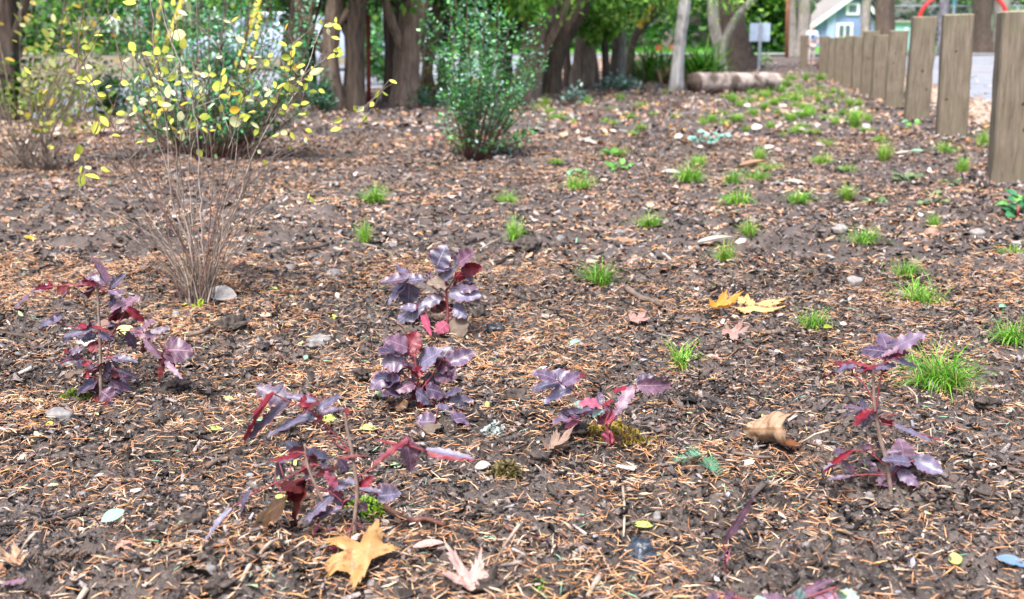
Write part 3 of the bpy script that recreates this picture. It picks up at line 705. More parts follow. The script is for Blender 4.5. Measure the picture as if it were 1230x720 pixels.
# orange-brown utility pole and other uprights
def pole(name, lab, cat, a, b_, wpx, mat, Y=None, group=None, round_=True, partname='shaft', cap=None):
    g = G(*a) if Y is None else P(a[0], a[1], Y); YY = g.y
    if Y is not None: g.z = float(terrain(YY)) - .02
    q = P(b_[0], b_[1], YY); r = wpx * YY / F / 2
    bb = MB(); bb.tube([Vector((0, 0, -.1)), (q - g) * .5, q - g], r, 10)
    t = empty(name, g, lab, cat, group); link(partname, bb.mesh(partname), mat, t)
    if cap: bb = MB(); bb.tube([q - g, q - g + Vector((0, 0, r * 1.2))], r * 1.3, 10); link('cap', bb.mesh('cap'), cap, t)
    return t
pole('utility_pole', 'thin orange-brown wooden pole left of the distant person', 'pole', (945, 70), (948, -90), 4.5, simple('orange_wood', (.24, .09, .05), (.36, .16, .09), 9), 42, cap=MT['metal'])
pole('metal_stake', 'upright dark red metal stake among the cedar trunks', 'stake', (443, 126), (442, 22), 5.5, MT['rust'], cap=MT['rust'])
pole('street_pole', 'pale blue pole rising between two dark trunks', 'pole', (463, 88), (462, -80), 6.5, MT['blue_pole'], 26, cap=MT['metal'])
pole('street_pole', 'slim teal pole beyond the chain-link fence', 'pole', (1146, 66), (1147, -80), 5, MT['teal_metal'], 48, cap=MT['metal'])
for a, b_, w, lab in (((192, 75), (224, -12), 6, 'left-hand thick yellow leaning pole behind the yellow-leaved shrub'), ((186, 60), (194, -12), 5, 'short yellow leaning pole left of the thick one'),
                   ((270, 122), (315, -12), 7, 'long yellow leaning pole running down into the teal-green shrub'), ((290, 120), (313, 18), 6, 'shorter yellow leaning pole beside the long one')):
    Y = 11.5; q = P(b_[0], b_[1], Y); p0 = P(a[0], a[1], Y); d = (p0 - q); foot = q + d * (q.z / (q.z - p0.z))
    t = empty('yellow_pole', Vector((foot.x, foot.y, 0)), lab, 'pole', 'yellow leaning poles')
    bb = MB(); bb.tube([Vector((0, 0, -.05)), (q - t.location) * .5, q - t.location], w * Y / F / 2, 10); link('shaft', bb.mesh('shaft'), MT['yellow_paint'], t)
    bb = MB(); e = q - t.location; bb.tube([e, e + e.normalized() * .02], w * Y / F / 2 * 1.15, 10); link('cap', bb.mesh('cap'), MT['yellow_paint'], t)
# red arched tube
Y = 42; z = float(terrain(Y)); pa = P(1103, 40, Y)
g = Vector((pa.x, Y, z)); t = empty('play_arch', g, 'red arched tube standing beyond the posts by the fence', 'play equipment')
pts = [Vector((0, 0, -.1)), P(1103, 40, Y) - g, P(1104, 24, Y) - g, P(1108, 12, Y) - g, P(1117, 2, Y) - g, P(1135, -9, Y) - g, P(1160, -14, Y) - g, P(1185, -9, Y) - g, P(1203, 4, Y) - g, P(1209, 24, Y) - g]
pts.append(Vector((pts[-1].x, 0, -.1)))
b = MB(); b.tube(smooth_path(pts, 4), 2.3 * Y / F, 10); link('arch_tube', b.mesh('arch_tube'), MT['red_paint'], t)
boxpart('footing', MT['concrete'], t, (0, 0, .02), (.35, .35, .1)); boxpart('footing', MT['concrete'], t, (pts[-1].x, 0, .02), (.35, .35, .1))
# chain-link fence
Y = 47; z = float(terrain(Y)); xa, xb = P(1070, 0, Y).x, P(1300, 0, Y).x; htop = P(0, 6, Y).z - z
t = empty('chain_link_fence', Vector((xa, Y, z)), 'tall pale chain-link fence beyond the right-hand road', 'fence')
for k in range(4):
    b = MB(); x = (xb - xa) * k / 3; b.tube([(x, 0, -.1), (x, 0, htop)], .035, 8); link('fence_post', b.mesh('fence_post'), MT['metal'], t)
for zz in (htop - .05, htop * .45, .12):
    b = MB(); b.tube([(0, 0, zz), ((xb - xa), 0, zz)], .025, 6); link('rail', b.mesh('rail'), MT['metal'], t)
b = MB(); V, Fc = [], []; s = .16; nx = int((xb - xa) / s); nz = int(htop / s)
for d in (1, -1):
    for k in range(-nz, nx + nz):
        x0, x1 = k * s, k * s + d * nz * s
        if min(x0, x1) < 0 or max(x0, x1) > xb - xa: continue
        o = len(V); V += [(x0, .03, 0), (x1, .03, nz * s), (x1 + .012, .03, nz * s), (x0 + .012, .03, 0), (x0, .04, 0), (x1, .04, nz * s)]
        Fc += [(o, o + 1, o + 2, o + 3), (o, o + 4, o + 5, o + 1)]
link('mesh_panel', npmesh('mesh_panel', V, Fc), MT['metal'], t, kind='stuff')
# teal low building / container behind the fence
def crate(name, lab, cat, x0, y0, x1, y1, Y, mat, roofm, dep=3):
    z = float(terrain(Y)); a = P(x0, y0, Y); c_ = P(x1, y0, Y); h = a.z - z; w = c_.x - a.x
    t = empty(name, Vector(((a.x + c_.x) / 2, Y, z)), lab, cat)
    boxpart('wall', mat, t, (0, dep / 2, h / 2 - .2), (w, dep, h + .4)); boxpart('roof', roofm, t, (0, dep / 2, h + .04), (w + .3, dep + .3, .1)); boxpart('door', MT['white'], t, (w * .2, -.03, h * .42), (w * .14, .05, h * .8))
crate('shed', 'low pale teal shed behind the chain-link fence', 'shed', 1072, 27, 1096, 60, 60, paint('pale_teal', (.30, .52, .56)), MT['roof'])
crate('house', 'pale beige house wall in the top right corner', 'house', 1206, 8, 1330, 60, 80, paint('beige_wall', (.50, .48, .42)), MT['roof'], 6)
crate('house', 'pinkish grey house half hidden by twigs in the top left corner', 'house', 40, 2, 170, 60, 62, paint('pink_grey_wall', (.30, .25, .28)), MT['roof'], 6)
crate('house', 'grey house glimpsed over the blue car behind the teal-green shrub', 'house', 205, 6, 335, 60, 62, paint('grey_wall', (.28, .26, .27)), MT['roof'], 6)
# parked car
Y = 31; cx0, cx1 = P(228, 0, Y).x, P(421, 0, Y).x; L = cx1 - cx0
t = empty('parked_car', Vector(((cx0 + cx1) / 2, Y, float(terrain(Y)) + .012)), 'pale blue parked car on the road, half hidden behind the shrubs', 'car')
prof = [(-.5, .32), (-.5, .62), (-.47, .78), (-.25, .92), (-.13, 1.36), (-.02, 1.46), (.24, 1.45), (.37, 1.3), (.45, .98), (.495, .90), (.5, .60), (.49, .32)]
b = MB(); w2 = .85
V = [(x * L, -w2 * (1 if z < 1 else .84), z) for x, z in prof] + [(x * L, w2 * (1 if z < 1 else .84), z) for x, z in prof]; k = len(prof)
b.add(V, [tuple(range(k)), tuple(range(2 * k - 1, k - 1, -1))] + [(i, i + k, (i + 1) % k + k, (i + 1) % k) for i in range(k)])
me = b.mesh('body', False, .05); me.shade_smooth(); link('body', me, simple('car_paint', (.30, .37, .48), (.36, .44, .56), 2, .25, 0, spec=.6), t)
for xs in (((-.2, .95), (-.12, 1.32), (.05, 1.36), (.05, .95)), ((.08, .95), (.08, 1.36), (.25, 1.34), (.36, .98))):
    b = MB(); V = [(x * L, -w2 * (.99 if z < 1 else .87) - .012, z) for x, z in xs]; V += [(x, y + .02, z) for x, y, z in V]; b.add(V, [(3, 2, 1, 0), (4, 5, 6, 7)]); link('window', b.mesh('window', False), MT['glass'], t)
MT['tyre'] = simple('tyre', (.02, .02, .02), (.04, .04, .04), 20, .8)
for x in (-.31, .30):
    for y in (-.78, .78):
        b = MB(); b.tube([(x * L, y - .1, .32), (x * L, y + .1, .32)], .32, 20); wh = link('wheel', b.mesh('wheel'), MT['tyre'], t)
        b = MB(); b.tube([(x * L, y - .115, .32), (x * L, y + .115, .32)], .19, 14); link('rim', b.mesh('rim'), MT['metal'], wh)
boxpart('tail_light', MT['red_paint'], t, (.49 * L, -.7, .80), (.14, .22, .2), .02); boxpart('bumper', MT['white'], t, (.5 * L, 0, .48), (.12, 1.6, .2), .03)
# distant person, back to the camera
g = G(974, 78); s = g.y / F
S_ = 46 * s
t = empty('person', g, 'distant person in a white and blue top with pale trousers beside the lone post', 'person')
def skin(name, verts, edges, mat, parent, root=0):
    me = bpy.data.meshes.new(name); me.from_pydata([v[0] for v in verts], edges, []); o = link(name, me, mat, parent)
    sk = o.modifiers.new('skin', 'SKIN'); sk.use_smooth_shade = True
    for i, v in enumerate(verts): me.skin_vertices[0].data[i].radius = (v[1], v[1] * (v[2] if len(v) > 2 else 1)); me.skin_vertices[0].data[i].use_root = (i == root)
    ss = o.modifiers.new('subsurf', 'SUBSURF'); ss.levels = ss.render_levels = 1
    return o
def H_(x, y, z): return (x * S_ / 1.7, y * S_ / 1.7, z * S_ / 1.7)
q = S_ / 1.7
skinm = simple('skin_tone', (.42, .24, .17), (.5, .3, .22), 8)
body = [((H_(0, 0, .92)), .14 * q, .75), (H_(0, 0, 1.12), .12 * q, .75), (H_(0, .02, 1.34), .15 * q, .7), (H_(0, 0, 1.47), .055 * q), (H_(0, -.01, 1.55), .075 * q), (H_(0, -.01, 1.64), .085 * q),
        (H_(-.19, .02, 1.38), .05 * q), (H_(-.25, 0, 1.12), .04 * q), (H_(-.22, -.14, .92), .03 * q), (H_(-.21, -.2, .86), .03 * q),
        (H_(.19, .02, 1.38), .05 * q), (H_(.25, 0, 1.12), .04 * q), (H_(.22, -.14, .92), .03 * q), (H_(.21, -.2, .86), .03 * q),
        (H_(-.09, 0, .82), .09 * q), (H_(-.1, -.03, .47), .06 * q), (H_(-.1, 0, .08), .04 * q), (H_(-.1, -.14, .04), .035 * q),
        (H_(.09, 0, .82), .09 * q), (H_(.1, -.02, .47), .06 * q), (H_(.1, .05, .08), .04 * q), (H_(.1, -.09, .04), .035 * q)]
ed = [(0, 1), (1, 2), (2, 3), (3, 4), (4, 5), (2, 6), (6, 7), (7, 8), (8, 9), (2, 10), (10, 11), (11, 12), (12, 13), (0, 14), (14, 15), (15, 16), (16, 17), (0, 18), (18, 19), (19, 20), (20, 21)]
skin('body', body, ed, skinm, t)
skin('shirt', [(H_(0, 0, .90), .16 * q, .8), (H_(0, 0, 1.12), .145 * q, .8), (H_(0, .02, 1.34), .17 * q, .75), (H_(0, 0, 1.44), .07 * q), (H_(-.19, .02, 1.38), .068 * q), (H_(-.25, 0, 1.12), .055 * q), (H_(.19, .02, 1.38), .068 * q), (H_(.25, 0, 1.12), .055 * q)],
     [(0, 1), (1, 2), (2, 3), (2, 4), (4, 5), (2, 6), (6, 7)], paint('pale_shirt', (.62, .70, .82), .8), t)
skin('trousers', [(H_(0, 0, .88), .15 * q, .8), (H_(-.09, 0, .80), .105 * q), (H_(-.1, -.03, .47), .075 * q), (H_(-.1, 0, .12), .06 * q), (H_(.09, 0, .80), .105 * q), (H_(.1, -.02, .47), .075 * q), (H_(.1, .05, .12), .06 * q)],
     [(0, 1), (1, 2), (2, 3), (0, 4), (4, 5), (5, 6)], paint('pale_trousers', (.50, .42, .42), .8), t)
o = skin('hair', [(H_(0, .03, 1.60), .085 * q), (H_(0, .01, 1.67), .09 * q)], [(0, 1)], paint('grey_hair', (.35, .38, .40), .8), t)
o = skin('backpack', [(H_(-.02, .0 - .17, 1.12), .11 * q, 1), (H_(-.02, -.17, 1.3), .11 * q, 1)], [(0, 1)], paint('blue_cloth', (.06, .12, .42), .7), t)
# fallen log
ga = G(833, 112); gb = G(932, 105); gb = Vector((P(930, 100, ga.y + 1.2).x, ga.y + 1.2, Hs(gb.x, ga.y + 1.2)))
r1, r2 = 13 * ga.y / F, 12 * ga.y / F
t = empty('fallen_log', ga, 'pale fallen log lying on the bed beside the birch-like trunk', 'log')
d = gb - ga; pts = [Vector((0, 0, r1 * .85)) + d * k / 8 + Vector((0, .015 * math.sin(k), .006 * math.sin(k * 2))) for k in range(9)]
b = MB(); b.tube(pts, [r1 * (1 - k * .012) for k in range(9)], 26, caps=False, wob=.09, seed=4, flute=.03)
link('bark', b.mesh('bark'), simple('peeling_bark', (.10, .075, .062), (.46, .38, .34), 4, .9, 1, .04, detail=8, lo=.4, hi=.58), t)
for k, (pp, dd) in enumerate(((pts[0], -1), (pts[-1], 1))):
    b = MB(); b.tube([pp + d.normalized() * .03 * dd * -1, pp + d.normalized() * .012 * dd], r1 * .93 * (1 if dd < 0 else .9), 18, wob=.03); link('cut_end', b.mesh('cut_end'), simple('rotten_end', (.05, .035, .03), (.14, .10, .085), 12, .9, .6, .02), t)
b = MB(); b.tube([pts[6], pts[6] + Vector((.02, -.1, r1 * 1.3))], [.05, .02], 8); link('branch_stub', b.mesh('branch_stub'), MT['bark'], t)

# ================================================================== SHRUBS
def leafy(parent, paths, per_m, size, cols, seed, spread=.05, mat='waxy_foliage', name='foliage', start=.25, aspect=.55):
    """little leaves set all along branches, joined: too small to count"""
    r = np.random.default_rng(seed); pos, dirs = [], []
    for p in paths:
        p = smooth_path(p, 6)
        for i in range(len(p) - 1):
            t = i / len(p)
            if t < start: continue
            L = (p[i + 1] - p[i]).length; k = r.poisson(L * per_m)
            for q in range(k):
                f_ = r.random(); c = p[i].lerp(p[i + 1], f_); pos.append((c.x, c.y, c.z)); dirs.append(t)
    pos = np.array(pos); n = len(pos)
    yaw = r.uniform(0, 6.28, n); pit = r.normal(-.35, .5, n)
    off = np.stack([np.cos(yaw), np.sin(yaw), -np.sin(pit)], 1) * (r.random((n, 1)) ** .7) * spread
    tv = np.array([(0, 0, 0), (.3, .42, .08), (.75, .34, .05), (1, 0, 0), (.75, -.34, .05), (.3, -.42, .08)]) * np.array([1, aspect * 1.2, 1]); tf = np.array([(0, 1, 2, 3), (0, 3, 4, 5)])
    sc = size * r.uniform(.6, 1.3, (n, 1)) * np.ones((1, 3)); rot = rotmats(yaw, pit, r.normal(0, .5, n))
    v = np.einsum('nij,nkj->nki', rot, tv[None] * sc[:, None, :]) + (pos + off)[:, None, :]
    col = np.array(cols)[r.integers(0, len(cols), n)] * r.uniform(.6, 1.4, (n, 1))
    Fc = (tf[None] + (np.arange(n) * 6)[:, None, None]).reshape(-1, 4)
    o = link(name, npmesh(name, v.reshape(-1, 3), Fc, np.repeat(col, 6, 0)), MT[mat], parent); o['kind'] = 'stuff'
    return o
def branches(parent, paths, r0, mat, name='branch', taper=.25, n=5):
    for k, p in enumerate(paths):
        sp = smooth_path(p, 4); b = MB()
        b.tube(sp, [r0 * (1 - (1 - taper) * i / len(sp)) for i in range(len(sp))], n, wob=.1, seed=k)
        link(name, b.mesh(name), mat, parent)
HOLLY = [(.04, .24, .04), (.08, .36, .06), (.14, .46, .08), (.16, .42, .20), (.02, .11, .03), (.38, .56, .52)]
TEAL = [(.03, .22, .07), (.06, .31, .10), (.02, .11, .04), (.10, .34, .16), (.12, .36, .07), (.26, .44, .34)]
# central shrub
r_ = random.Random(21)
g = G(566, 192); t = empty('evergreen_shrub', g, 'glossy green small-leaved shrub standing alone in the middle of the bed', 'shrub')
tips = [(508, 4), (522, 30), (540, 2), (548, -40), (560, -20), (572, -30), (585, -25), (598, 6), (612, 24), (652, 18), (640, 60), (630, 40), (545, 40), (536, 60), (560, 30), (580, 20), (600, 50), (655, 62), (575, 60), (560, 80), (545, 90), (530, 110), (630, 90), (620, 110), (590, 70), (606, 80), (636, 125), (640, 155), (625, 165), (532, 140), (540, 165), (600, 100), (580, 110), (560, 120), (590, 140), (615, 150), (570, 150), (555, 100), (610, 130), (600, 170), (552, 175)]
paths = []
for (x, y) in tips:
    dY = r_.uniform(-.45, .45) * (.4 + min(1, (192 - y) / 130)); bx = 566 + (x - 566) * .14 + r_.uniform(-5, 5)
    b0 = P(bx, 192, g.y + dY * .1); b0.z = g.z - .02
    m1 = P(bx + (x - bx) * .38 + r_.uniform(-6, 6), 192 + (y - 192) * .38, g.y + dY * .5); m2 = P(bx + (x - bx) * .8 + r_.uniform(-4, 4), 192 + (y - 192) * .7, g.y + dY * .8)
    paths.append(local(g, [b0, m1, m2, P(x, y, g.y + dY)]))
branches(t, paths, .006, MT['dark_twig'])
leafy(t, paths, 360, .025, HOLLY, 3, .045, start=.25)
# teal-green shrub left, behind the yellow-leaved one
g = G(248, 190); t = empty('evergreen_shrub', g, 'dense blue-green small-leaved shrub behind the yellow-leaved twiggy shrub', 'shrub')
tips = []
for i in range(95):
    a = r_.uniform(-1, 1); x = 262 + a * 112 * (1 if r_.random() < .8 else 1.15); y = r_.uniform(-60, 150) + abs(a) * 12
    tips.append((x, y))
paths = []
for (x, y) in tips:
    dY = r_.uniform(-.5, .55); bx = 245 + (x - 250) * .25 + r_.uniform(-8, 8)
    b0 = P(bx, 190, g.y + dY * .2); b0.z = g.z - .02
    m1 = P(bx + (x - bx) * .5 + r_.uniform(-8, 8), 190 + (y - 190) * .35, g.y + dY * .6); m2 = P(bx + (x - bx) * .9 + r_.uniform(-8, 8), 190 + (y - 190) * .72, g.y + dY * .9)
    paths.append(local(g, [b0, m1, m2, P(x, y, g.y + dY)]))
branches(t, paths, .006, MT['dark_twig'])
leafy(t, paths, 165, .028, TEAL, 5, .06, start=.2)
# smaller shrubs in the distance
def bush(lab, px, py, w, h, cols, size=.04, n=26, seed=0, name='low_shrub', cat='shrub', group=None, per=90, mat='waxy_foliage'):
    g = G(px, py); t = empty(name, g, lab, cat, group); r_ = random.Random(seed); s = g.y / F; paths = []
    for i in range(n):
        a = r_.uniform(-1, 1); x = a * w / 2 * s; z = (h * s) * r_.uniform(.35, 1) * (1 - .4 * abs(a)); y = r_.uniform(-.5, .5) * w * s * .7
        paths.append([Vector((x * .15, y * .15, -.01)), Vector((x * .5, y * .5, z * .5)), Vector((x * .85, y * .8, z * .85)), Vector((x, y, z))])
    branches(t, paths[:14], .004, MT['dark_twig']); leafy(t, paths, per, size, cols, seed, size * 1.3, mat=mat, start=.15)
    return t
GREYG = [(.10, .22, .17), (.16, .30, .25), (.07, .15, .12), (.22, .36, .33)]
YEL = [(.45, .42, .06), (.55, .5, .10), (.2, .28, .05), (.62, .55, .2)]
bush('grey-green low shrub in front of the grey forked trunk', 742, 110, 52, 22, GREYG, .05, seed=31)
bush('small grey-green low shrub left of the larger grey-green one', 688, 126, 26, 24, GREYG, .05, 16, seed=32)
bush('yellow-leaved sapling between the broad brown trunk and the slim leaning trunk', 510, 118, 40, 68, YEL, .06, 22, seed=33, name='yellow_sapling', per=16, mat='foliage')
bush('sparse yellow-green sapling at the foot of the red stake', 428, 124, 34, 60, YEL[:3] + BRIGHT[:1], .05, 14, seed=34, name='yellow_sapling', per=12, mat='foliage')
bush('leafy green bush behind the red stake', 452, 104, 60, 78, CEDAR + TEAL, .09, 40, seed=35, per=40)
bush('teal low bush between the broad brown trunk and the central shrub', 515, 128, 56, 22, GREYG + TEAL, .05, 22, seed=36)
bush('bluish green bush at the foot of the pale flared trunk', 386, 136, 34, 62, GREYG + TEAL, .05, 26, seed=37)
bush('pale tangled weeds under the road sign', 905, 82, 44, 22, [(.3, .42, .2), (.2, .4, .1), (.5, .5, .4)], .12, 26, seed=38, per=30, mat='foliage')
bush('dark brown heap of dead stems between the grey trunks and the orange flowers', 776, 98, 46, 16, [(.10, .04, .025), (.16, .07, .05), (.05, .03, .02)], .06, 30, seed=39, name='dead_stems', mat='foliage')
bush('reddish shrub at the foot of the farthest posts', 984, 84, 18, 13, [(.25, .03, .05), (.3, .05, .04), (.12, .12, .05)], .07, 16, seed=40, per=30)
for nm, px, py, w, h, lab in (('yew_shrub', 20, 150, 90, 110, 'dark green shrub at the far left edge in front of the road'),):
    bush(lab, px, py, w, h, DARK + CEDAR, .07, 40, seed=41, per=40, mat='foliage')
bush('greenish yellow bush blurred behind the twigs at the left', 62, 152, 120, 92, [(.3, .42, .08), (.45, .5, .12), (.16, .3, .08), (.5, .46, .16)], .06, 46, seed=61, per=34, mat='foliage')
bush('grey-green bush at the left edge of the teal-green shrub', 138, 146, 70, 80, GREYG + CEDAR, .06, 40, seed=62, per=50, mat='foliage')
bush('tangle of bare pinkish grey stems at the left behind the bushes', 100, 140, 110, 130, [(.3, .24, .24), (.36, .3, .3), (.2, .3, .12)], .05, 60, seed=63, per=8, mat='foliage', name='bare_shrub')
# sparse yellow-green shrub at the far left
g = G(30, 205); t = empty('sparse_shrub', g, 'sparse shrub with greenish yellow leaves and thin pinkish twigs at the far left', 'shrub')
r_ = random.Random(77); paths = []
for i in range(60):
    x = r_.uniform(-70, 150); y = r_.uniform(-40, 150) ; dY = r_.uniform(-.5, .5); b0 = g + Vector((r_.uniform(-.12, .2), dY * .2, -.02))
    paths.append(local(g, [b0, P(30 + (x - 30) * .5 + r_.uniform(-12, 12), 205 + (y - 205) * .45, g.y + dY * .6), P(30 + (x - 30) * .85, 205 + (y - 205) * .8, g.y + dY * .9), P(x, y, g.y + dY)]))
branches(t, paths, .0035, MT['twig'], taper=.35)
leafy(t, paths, 24, .05, [(.35, .45, .08), (.5, .52, .12), (.25, .38, .08), (.55, .55, .25), (.6, .42, .06)], 8, .03, mat='foliage', start=.4)
# ferny clumps near the log
def blades(n, L, w, spread, seed, cols, seg=5, arch=1.3, up=1.2, lmin=.5, flop=.5):
    r = np.random.default_rng(seed); V, Fc, C = [], [], []
    for i in range(n):
        a = r.uniform(0, 6.28); l = L * r.uniform(lmin, 1); el = up * r.uniform(.55, 1.15); ww = w * r.uniform(.6, 1.2)
        bx, by = r.normal(0, spread * .35, 2); p = np.array([bx, by, -.004]); d = np.array([math.cos(a), math.sin(a)])
        a2 = a + 1.57 + r.normal(0, .4); sd = np.array([math.cos(a2), math.sin(a2), 0]) * ww / 2
        e = el; c = np.array(cols[r.integers(0, len(cols))]) * r.uniform(.7, 1.3); o = len(V); bend = arch * r.uniform(.3, 1.4)
        for k in range(seg + 1):
            tt = k / seg; wv = sd * (1 - tt ** 2.2) * (1 if k else .7) + 1e-5
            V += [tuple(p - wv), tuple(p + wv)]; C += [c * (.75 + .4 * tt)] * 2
            ca = math.cos(e); p = p + np.array([d[0] * ca, d[1] * ca, math.sin(e)]) * l / seg; e -= bend * 1.3 / seg
            if p[2] < .002: p[2] = .002
            if k: q = o + k * 2; Fc.append((q - 2, q - 1, q + 1, q))
    return V, Fc, np.array(C)
GR = [(.18, .52, .03), (.28, .64, .05), (.12, .38, .02), (.36, .68, .09), (.44, .64, .16), (.22, .58, .04), (.5, .42, .2)]
def fern(lab, px, py, w, h, cols, seed, group=None, n=150):
    g = G(px, py); s = g.y / F
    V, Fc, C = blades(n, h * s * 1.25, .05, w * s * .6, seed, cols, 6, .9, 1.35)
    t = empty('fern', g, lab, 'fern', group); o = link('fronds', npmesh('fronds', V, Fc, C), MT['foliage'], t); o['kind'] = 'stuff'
FC = [(.06, .25, .02), (.10, .34, .03), (.04, .16, .02), (.2, .4, .05)]
fern('bright green ferny clump between the pale trunk and the grey leaning stem', 842, 98, 40, 52, FC, 51, n=260)
fern('green ferny clump left of the pale trunk', 788, 98, 44, 52, FC, 52, n=190)
fern('brownish grassy clump in front of the green clump left of the pale trunk', 806, 102, 34, 26, [(.20, .12, .07), (.3, .2, .12), (.12, .16, .05)], 53, n=160)
fern('pale straw-coloured clump right of the grey forked trunk', 765, 92, 26, 34, [(.5, .5, .25), (.2, .35, .15), (.3, .4, .3)], 54, n=110)
for k, (px, py, lab) in enumerate(((790, 58, 'left of two small orange flags above the green clump'), (807, 57, 'small orange flag close beside the pale trunk'))):
    g = G(px, 100); q = P(px, py, g.y); t = empty('marker_flag', g, lab, 'flag', 'orange marker flags')
    b = MB(); b.tube([(0, 0, -.02), (0, 0, q.z - g.z + .06)], .004, 6); link('wire', b.mesh('wire'), MT['metal'], t)
    b = MB(); V = [(0 + .012 * i * 0 + .11 * i / 4 - .055, .012 * math.sin(i * 1.6), q.z - g.z + zz) for i in range(5) for zz in (-.05, .05)]; b.add(V, [(2 * i, 2 * i + 2, 2 * i + 3, 2 * i + 1) for i in range(4)]); link('flag', b.mesh('flag'), paint('orange_plastic', (.85, .22, .04), .5), t)
# orange leaves on the curved branch
g = G(775, 100); t = empty('orange_leaved_sapling', g, 'slim sapling holding a few large orange leaves under the cedar boughs', 'sapling')
pths = [[G(775, 100), P(770, 60, g.y), P(773, 30, g.y), P(778, 5, g.y)], [P(771, 55, g.y), P(762, 30, g.y), P(755, 10, g.y)]]
branches(t, [local(g, p) for p in pths], .012, MT['dark_twig'])
for (x, y) in ((778, 8), (780, 12), (776, 20), (770, 24), (768, 28), (760, 20), (753, 12), (772, 22), (781, 6), (765, 26)):
    A = P(x, y, g.y + .1 * math.sin(x)); leaf_between(t, OVAL[x % 4], MT['gold'], A, A + Vector((r_.uniform(-.1, .1), r_.uniform(-.05, .05), -.1)), 2.2, up=Vector((0, -1, .2)))

# ================================================================== LITTER ON THE BED (countless: stuff)
def wedge(n, y0, y1, half=.50, p=1.):
    """random ground points between two distances, a little wider than the view"""
    y = np.sqrt(rng.random(n) * (y1 * y1 - y0 * y0) + y0 * y0); x = (rng.random(n) * 2 - 1) * (y * half + .12)
    return x, y
def bare(x, y): return sm(fbm(x / .62 + 11, y / .5 + 4, 91, 3) + .22 * np.exp(-((x - .05) ** 2 / .10 + (y - 1.75) ** 2 / .10)), .50, .62)
def keep(x, y, fac): k = rng.random(len(x)) < fac * bedmask(x, y); return x[k], y[k]
def lay(name, tmpl, x, y, sl, sw, st, cols, mat, lift=.002, tilt=.3, smooth=False, weights=None, jit=.35, yawbias=None):
    n = len(x); z = H(x, y) + lift * (1 + rng.random(n))
    pos = np.stack([x, y, z], 1)
    yaw = rng.uniform(0, 6.28, n) if yawbias is None else rng.normal(yawbias, 1.0, n)
    rot = rotmats(yaw, rng.normal(0, tilt, n), rng.normal(0, tilt * 1.5, n))
    ci = rng.choice(len(cols), n, p=weights); col = np.array(cols)[ci] * rng.uniform(1 - jit, 1 + jit, (n, 1))
    scl = np.stack([sl, sw, st], 1)
    V, Fc, C = scatter(tmpl, pos, scl, rot, np.clip(col, 0, 1))
    return tag(link(name, npmesh(name, V, Fc, C, smooth), mat), kind='stuff')
def boxt(seed, taper=.5, bend=.15):
    r = np.random.default_rng(seed); V = []
    for x, w in ((-.5, taper + r.uniform(-.3, .4)), (0.05, 1), (.5, taper + r.uniform(-.4, .3))):
        for y, z in ((-.5, -.5), (.5, -.5), (.5, .5), (-.5, .5)):
            V.append((x + r.uniform(-.09, .09), y * max(.15, w) + r.uniform(-.12, .12) + bend * (abs(x) * 1.5 - .3) * (1 if seed % 2 else -1), z + r.uniform(-.2, .2) + abs(x) * .4 * (seed % 3 - 1)))
    Fc = [(k, (k + 1) % 4, 4 + (k + 1) % 4, 4 + k) for k in range(4)] + [(4 + k, 4 + (k + 1) % 4, 8 + (k + 1) % 4, 8 + k) for k in range(4)] + [(3, 2, 1, 0), (8, 9, 10, 11)]
    return np.array(V), np.array(Fc)
def needt(seed):
    r = np.random.default_rng(seed); c = r.normal(0, .045) if seed % 4 else r.uniform(-.16, .16); V = []
    for x, w in ((-.5, .6), (.08, 1), (.5, .2)):
        for k in range(3):
            a = k * 2.094; V.append((x, c * (1 - 4 * x * x) + w * .5 * math.cos(a) / 12, w * .5 * math.sin(a) / 12 + abs(c) * .7 * (1 - 4 * x * x)))
    return np.array(V), np.array([(i * 3 + k, i * 3 + (k + 1) % 3, i * 3 + 3 + (k + 1) % 3, i * 3 + 3 + k) for i in range(2) for k in range(3)])
def flatneed(seed):
    r = np.random.default_rng(seed); c = r.normal(0, .05)
    return np.array([(-.5, -.04, 0), (-.5, .04, 0), (.05, c + .045, .06), (.05, c - .045, .06), (.5, .01, 0), (.5, -.02, 0)]), np.array([(0, 3, 2, 1), (3, 5, 4, 2)])
def litebox(seed):
    v, f = boxt(seed); v = np.concatenate([v[:4], v[8:]]); return v, np.array([(1, 5, 6, 2), (2, 6, 7, 3), (0, 4, 5, 1), (3, 2, 1, 0), (4, 5, 6, 7)])
def crumbt(seed):
    r = np.random.default_rng(seed)
    V = np.array([(1, 0, 0), (.3, .95, 0), (-.8, .6, 0), (-.8, -.6, 0), (.3, -.95, 0), (0, 0, .8), (.1, 0, -.7)]) * r.uniform(.4, 1.3, (7, 1)) + r.uniform(-.28, .28, (7, 3))
    return V, np.array([(i, (i + 1) % 5, 5) for i in range(5)])
def flaket(seed):
    r = np.random.default_rng(seed); V = np.array([(-.5, 0, 0), (-.15, .42, .07), (.35, .4, 0), (.5, -.1, .1), (.05, -.45, .04)]) + r.uniform(-.12, .12, (5, 3)) * np.array([1, 1, .5])
    return V, np.array([(0, 4, 1), (4, 3, 1), (3, 2, 1)])
BOX = [boxt(i) for i in range(8)]; NEED = [needt(i) for i in range(12)]; FLATN = [flatneed(i) for i in range(8)]; LBOX = [litebox(i) for i in range(8)]; CRUMB = [crumbt(i) for i in range(12)]; FLAKE = [flaket(i) for i in range(6)]
NC = [(.72, .35, .16), (.80, .47, .27), (.46, .20, .09), (.86, .63, .44), (.22, .11, .07), (.68, .41, .16), (.30, .55, .36)]
NW = [.23, .24, .14, .17, .14, .065, .015]
CC = [(.022, .018, .017), (.07, .055, .05), (.16, .128, .118), (.28, .24, .23), (.38, .33, .32), (.26, .15, .095), (.50, .43, .40)]
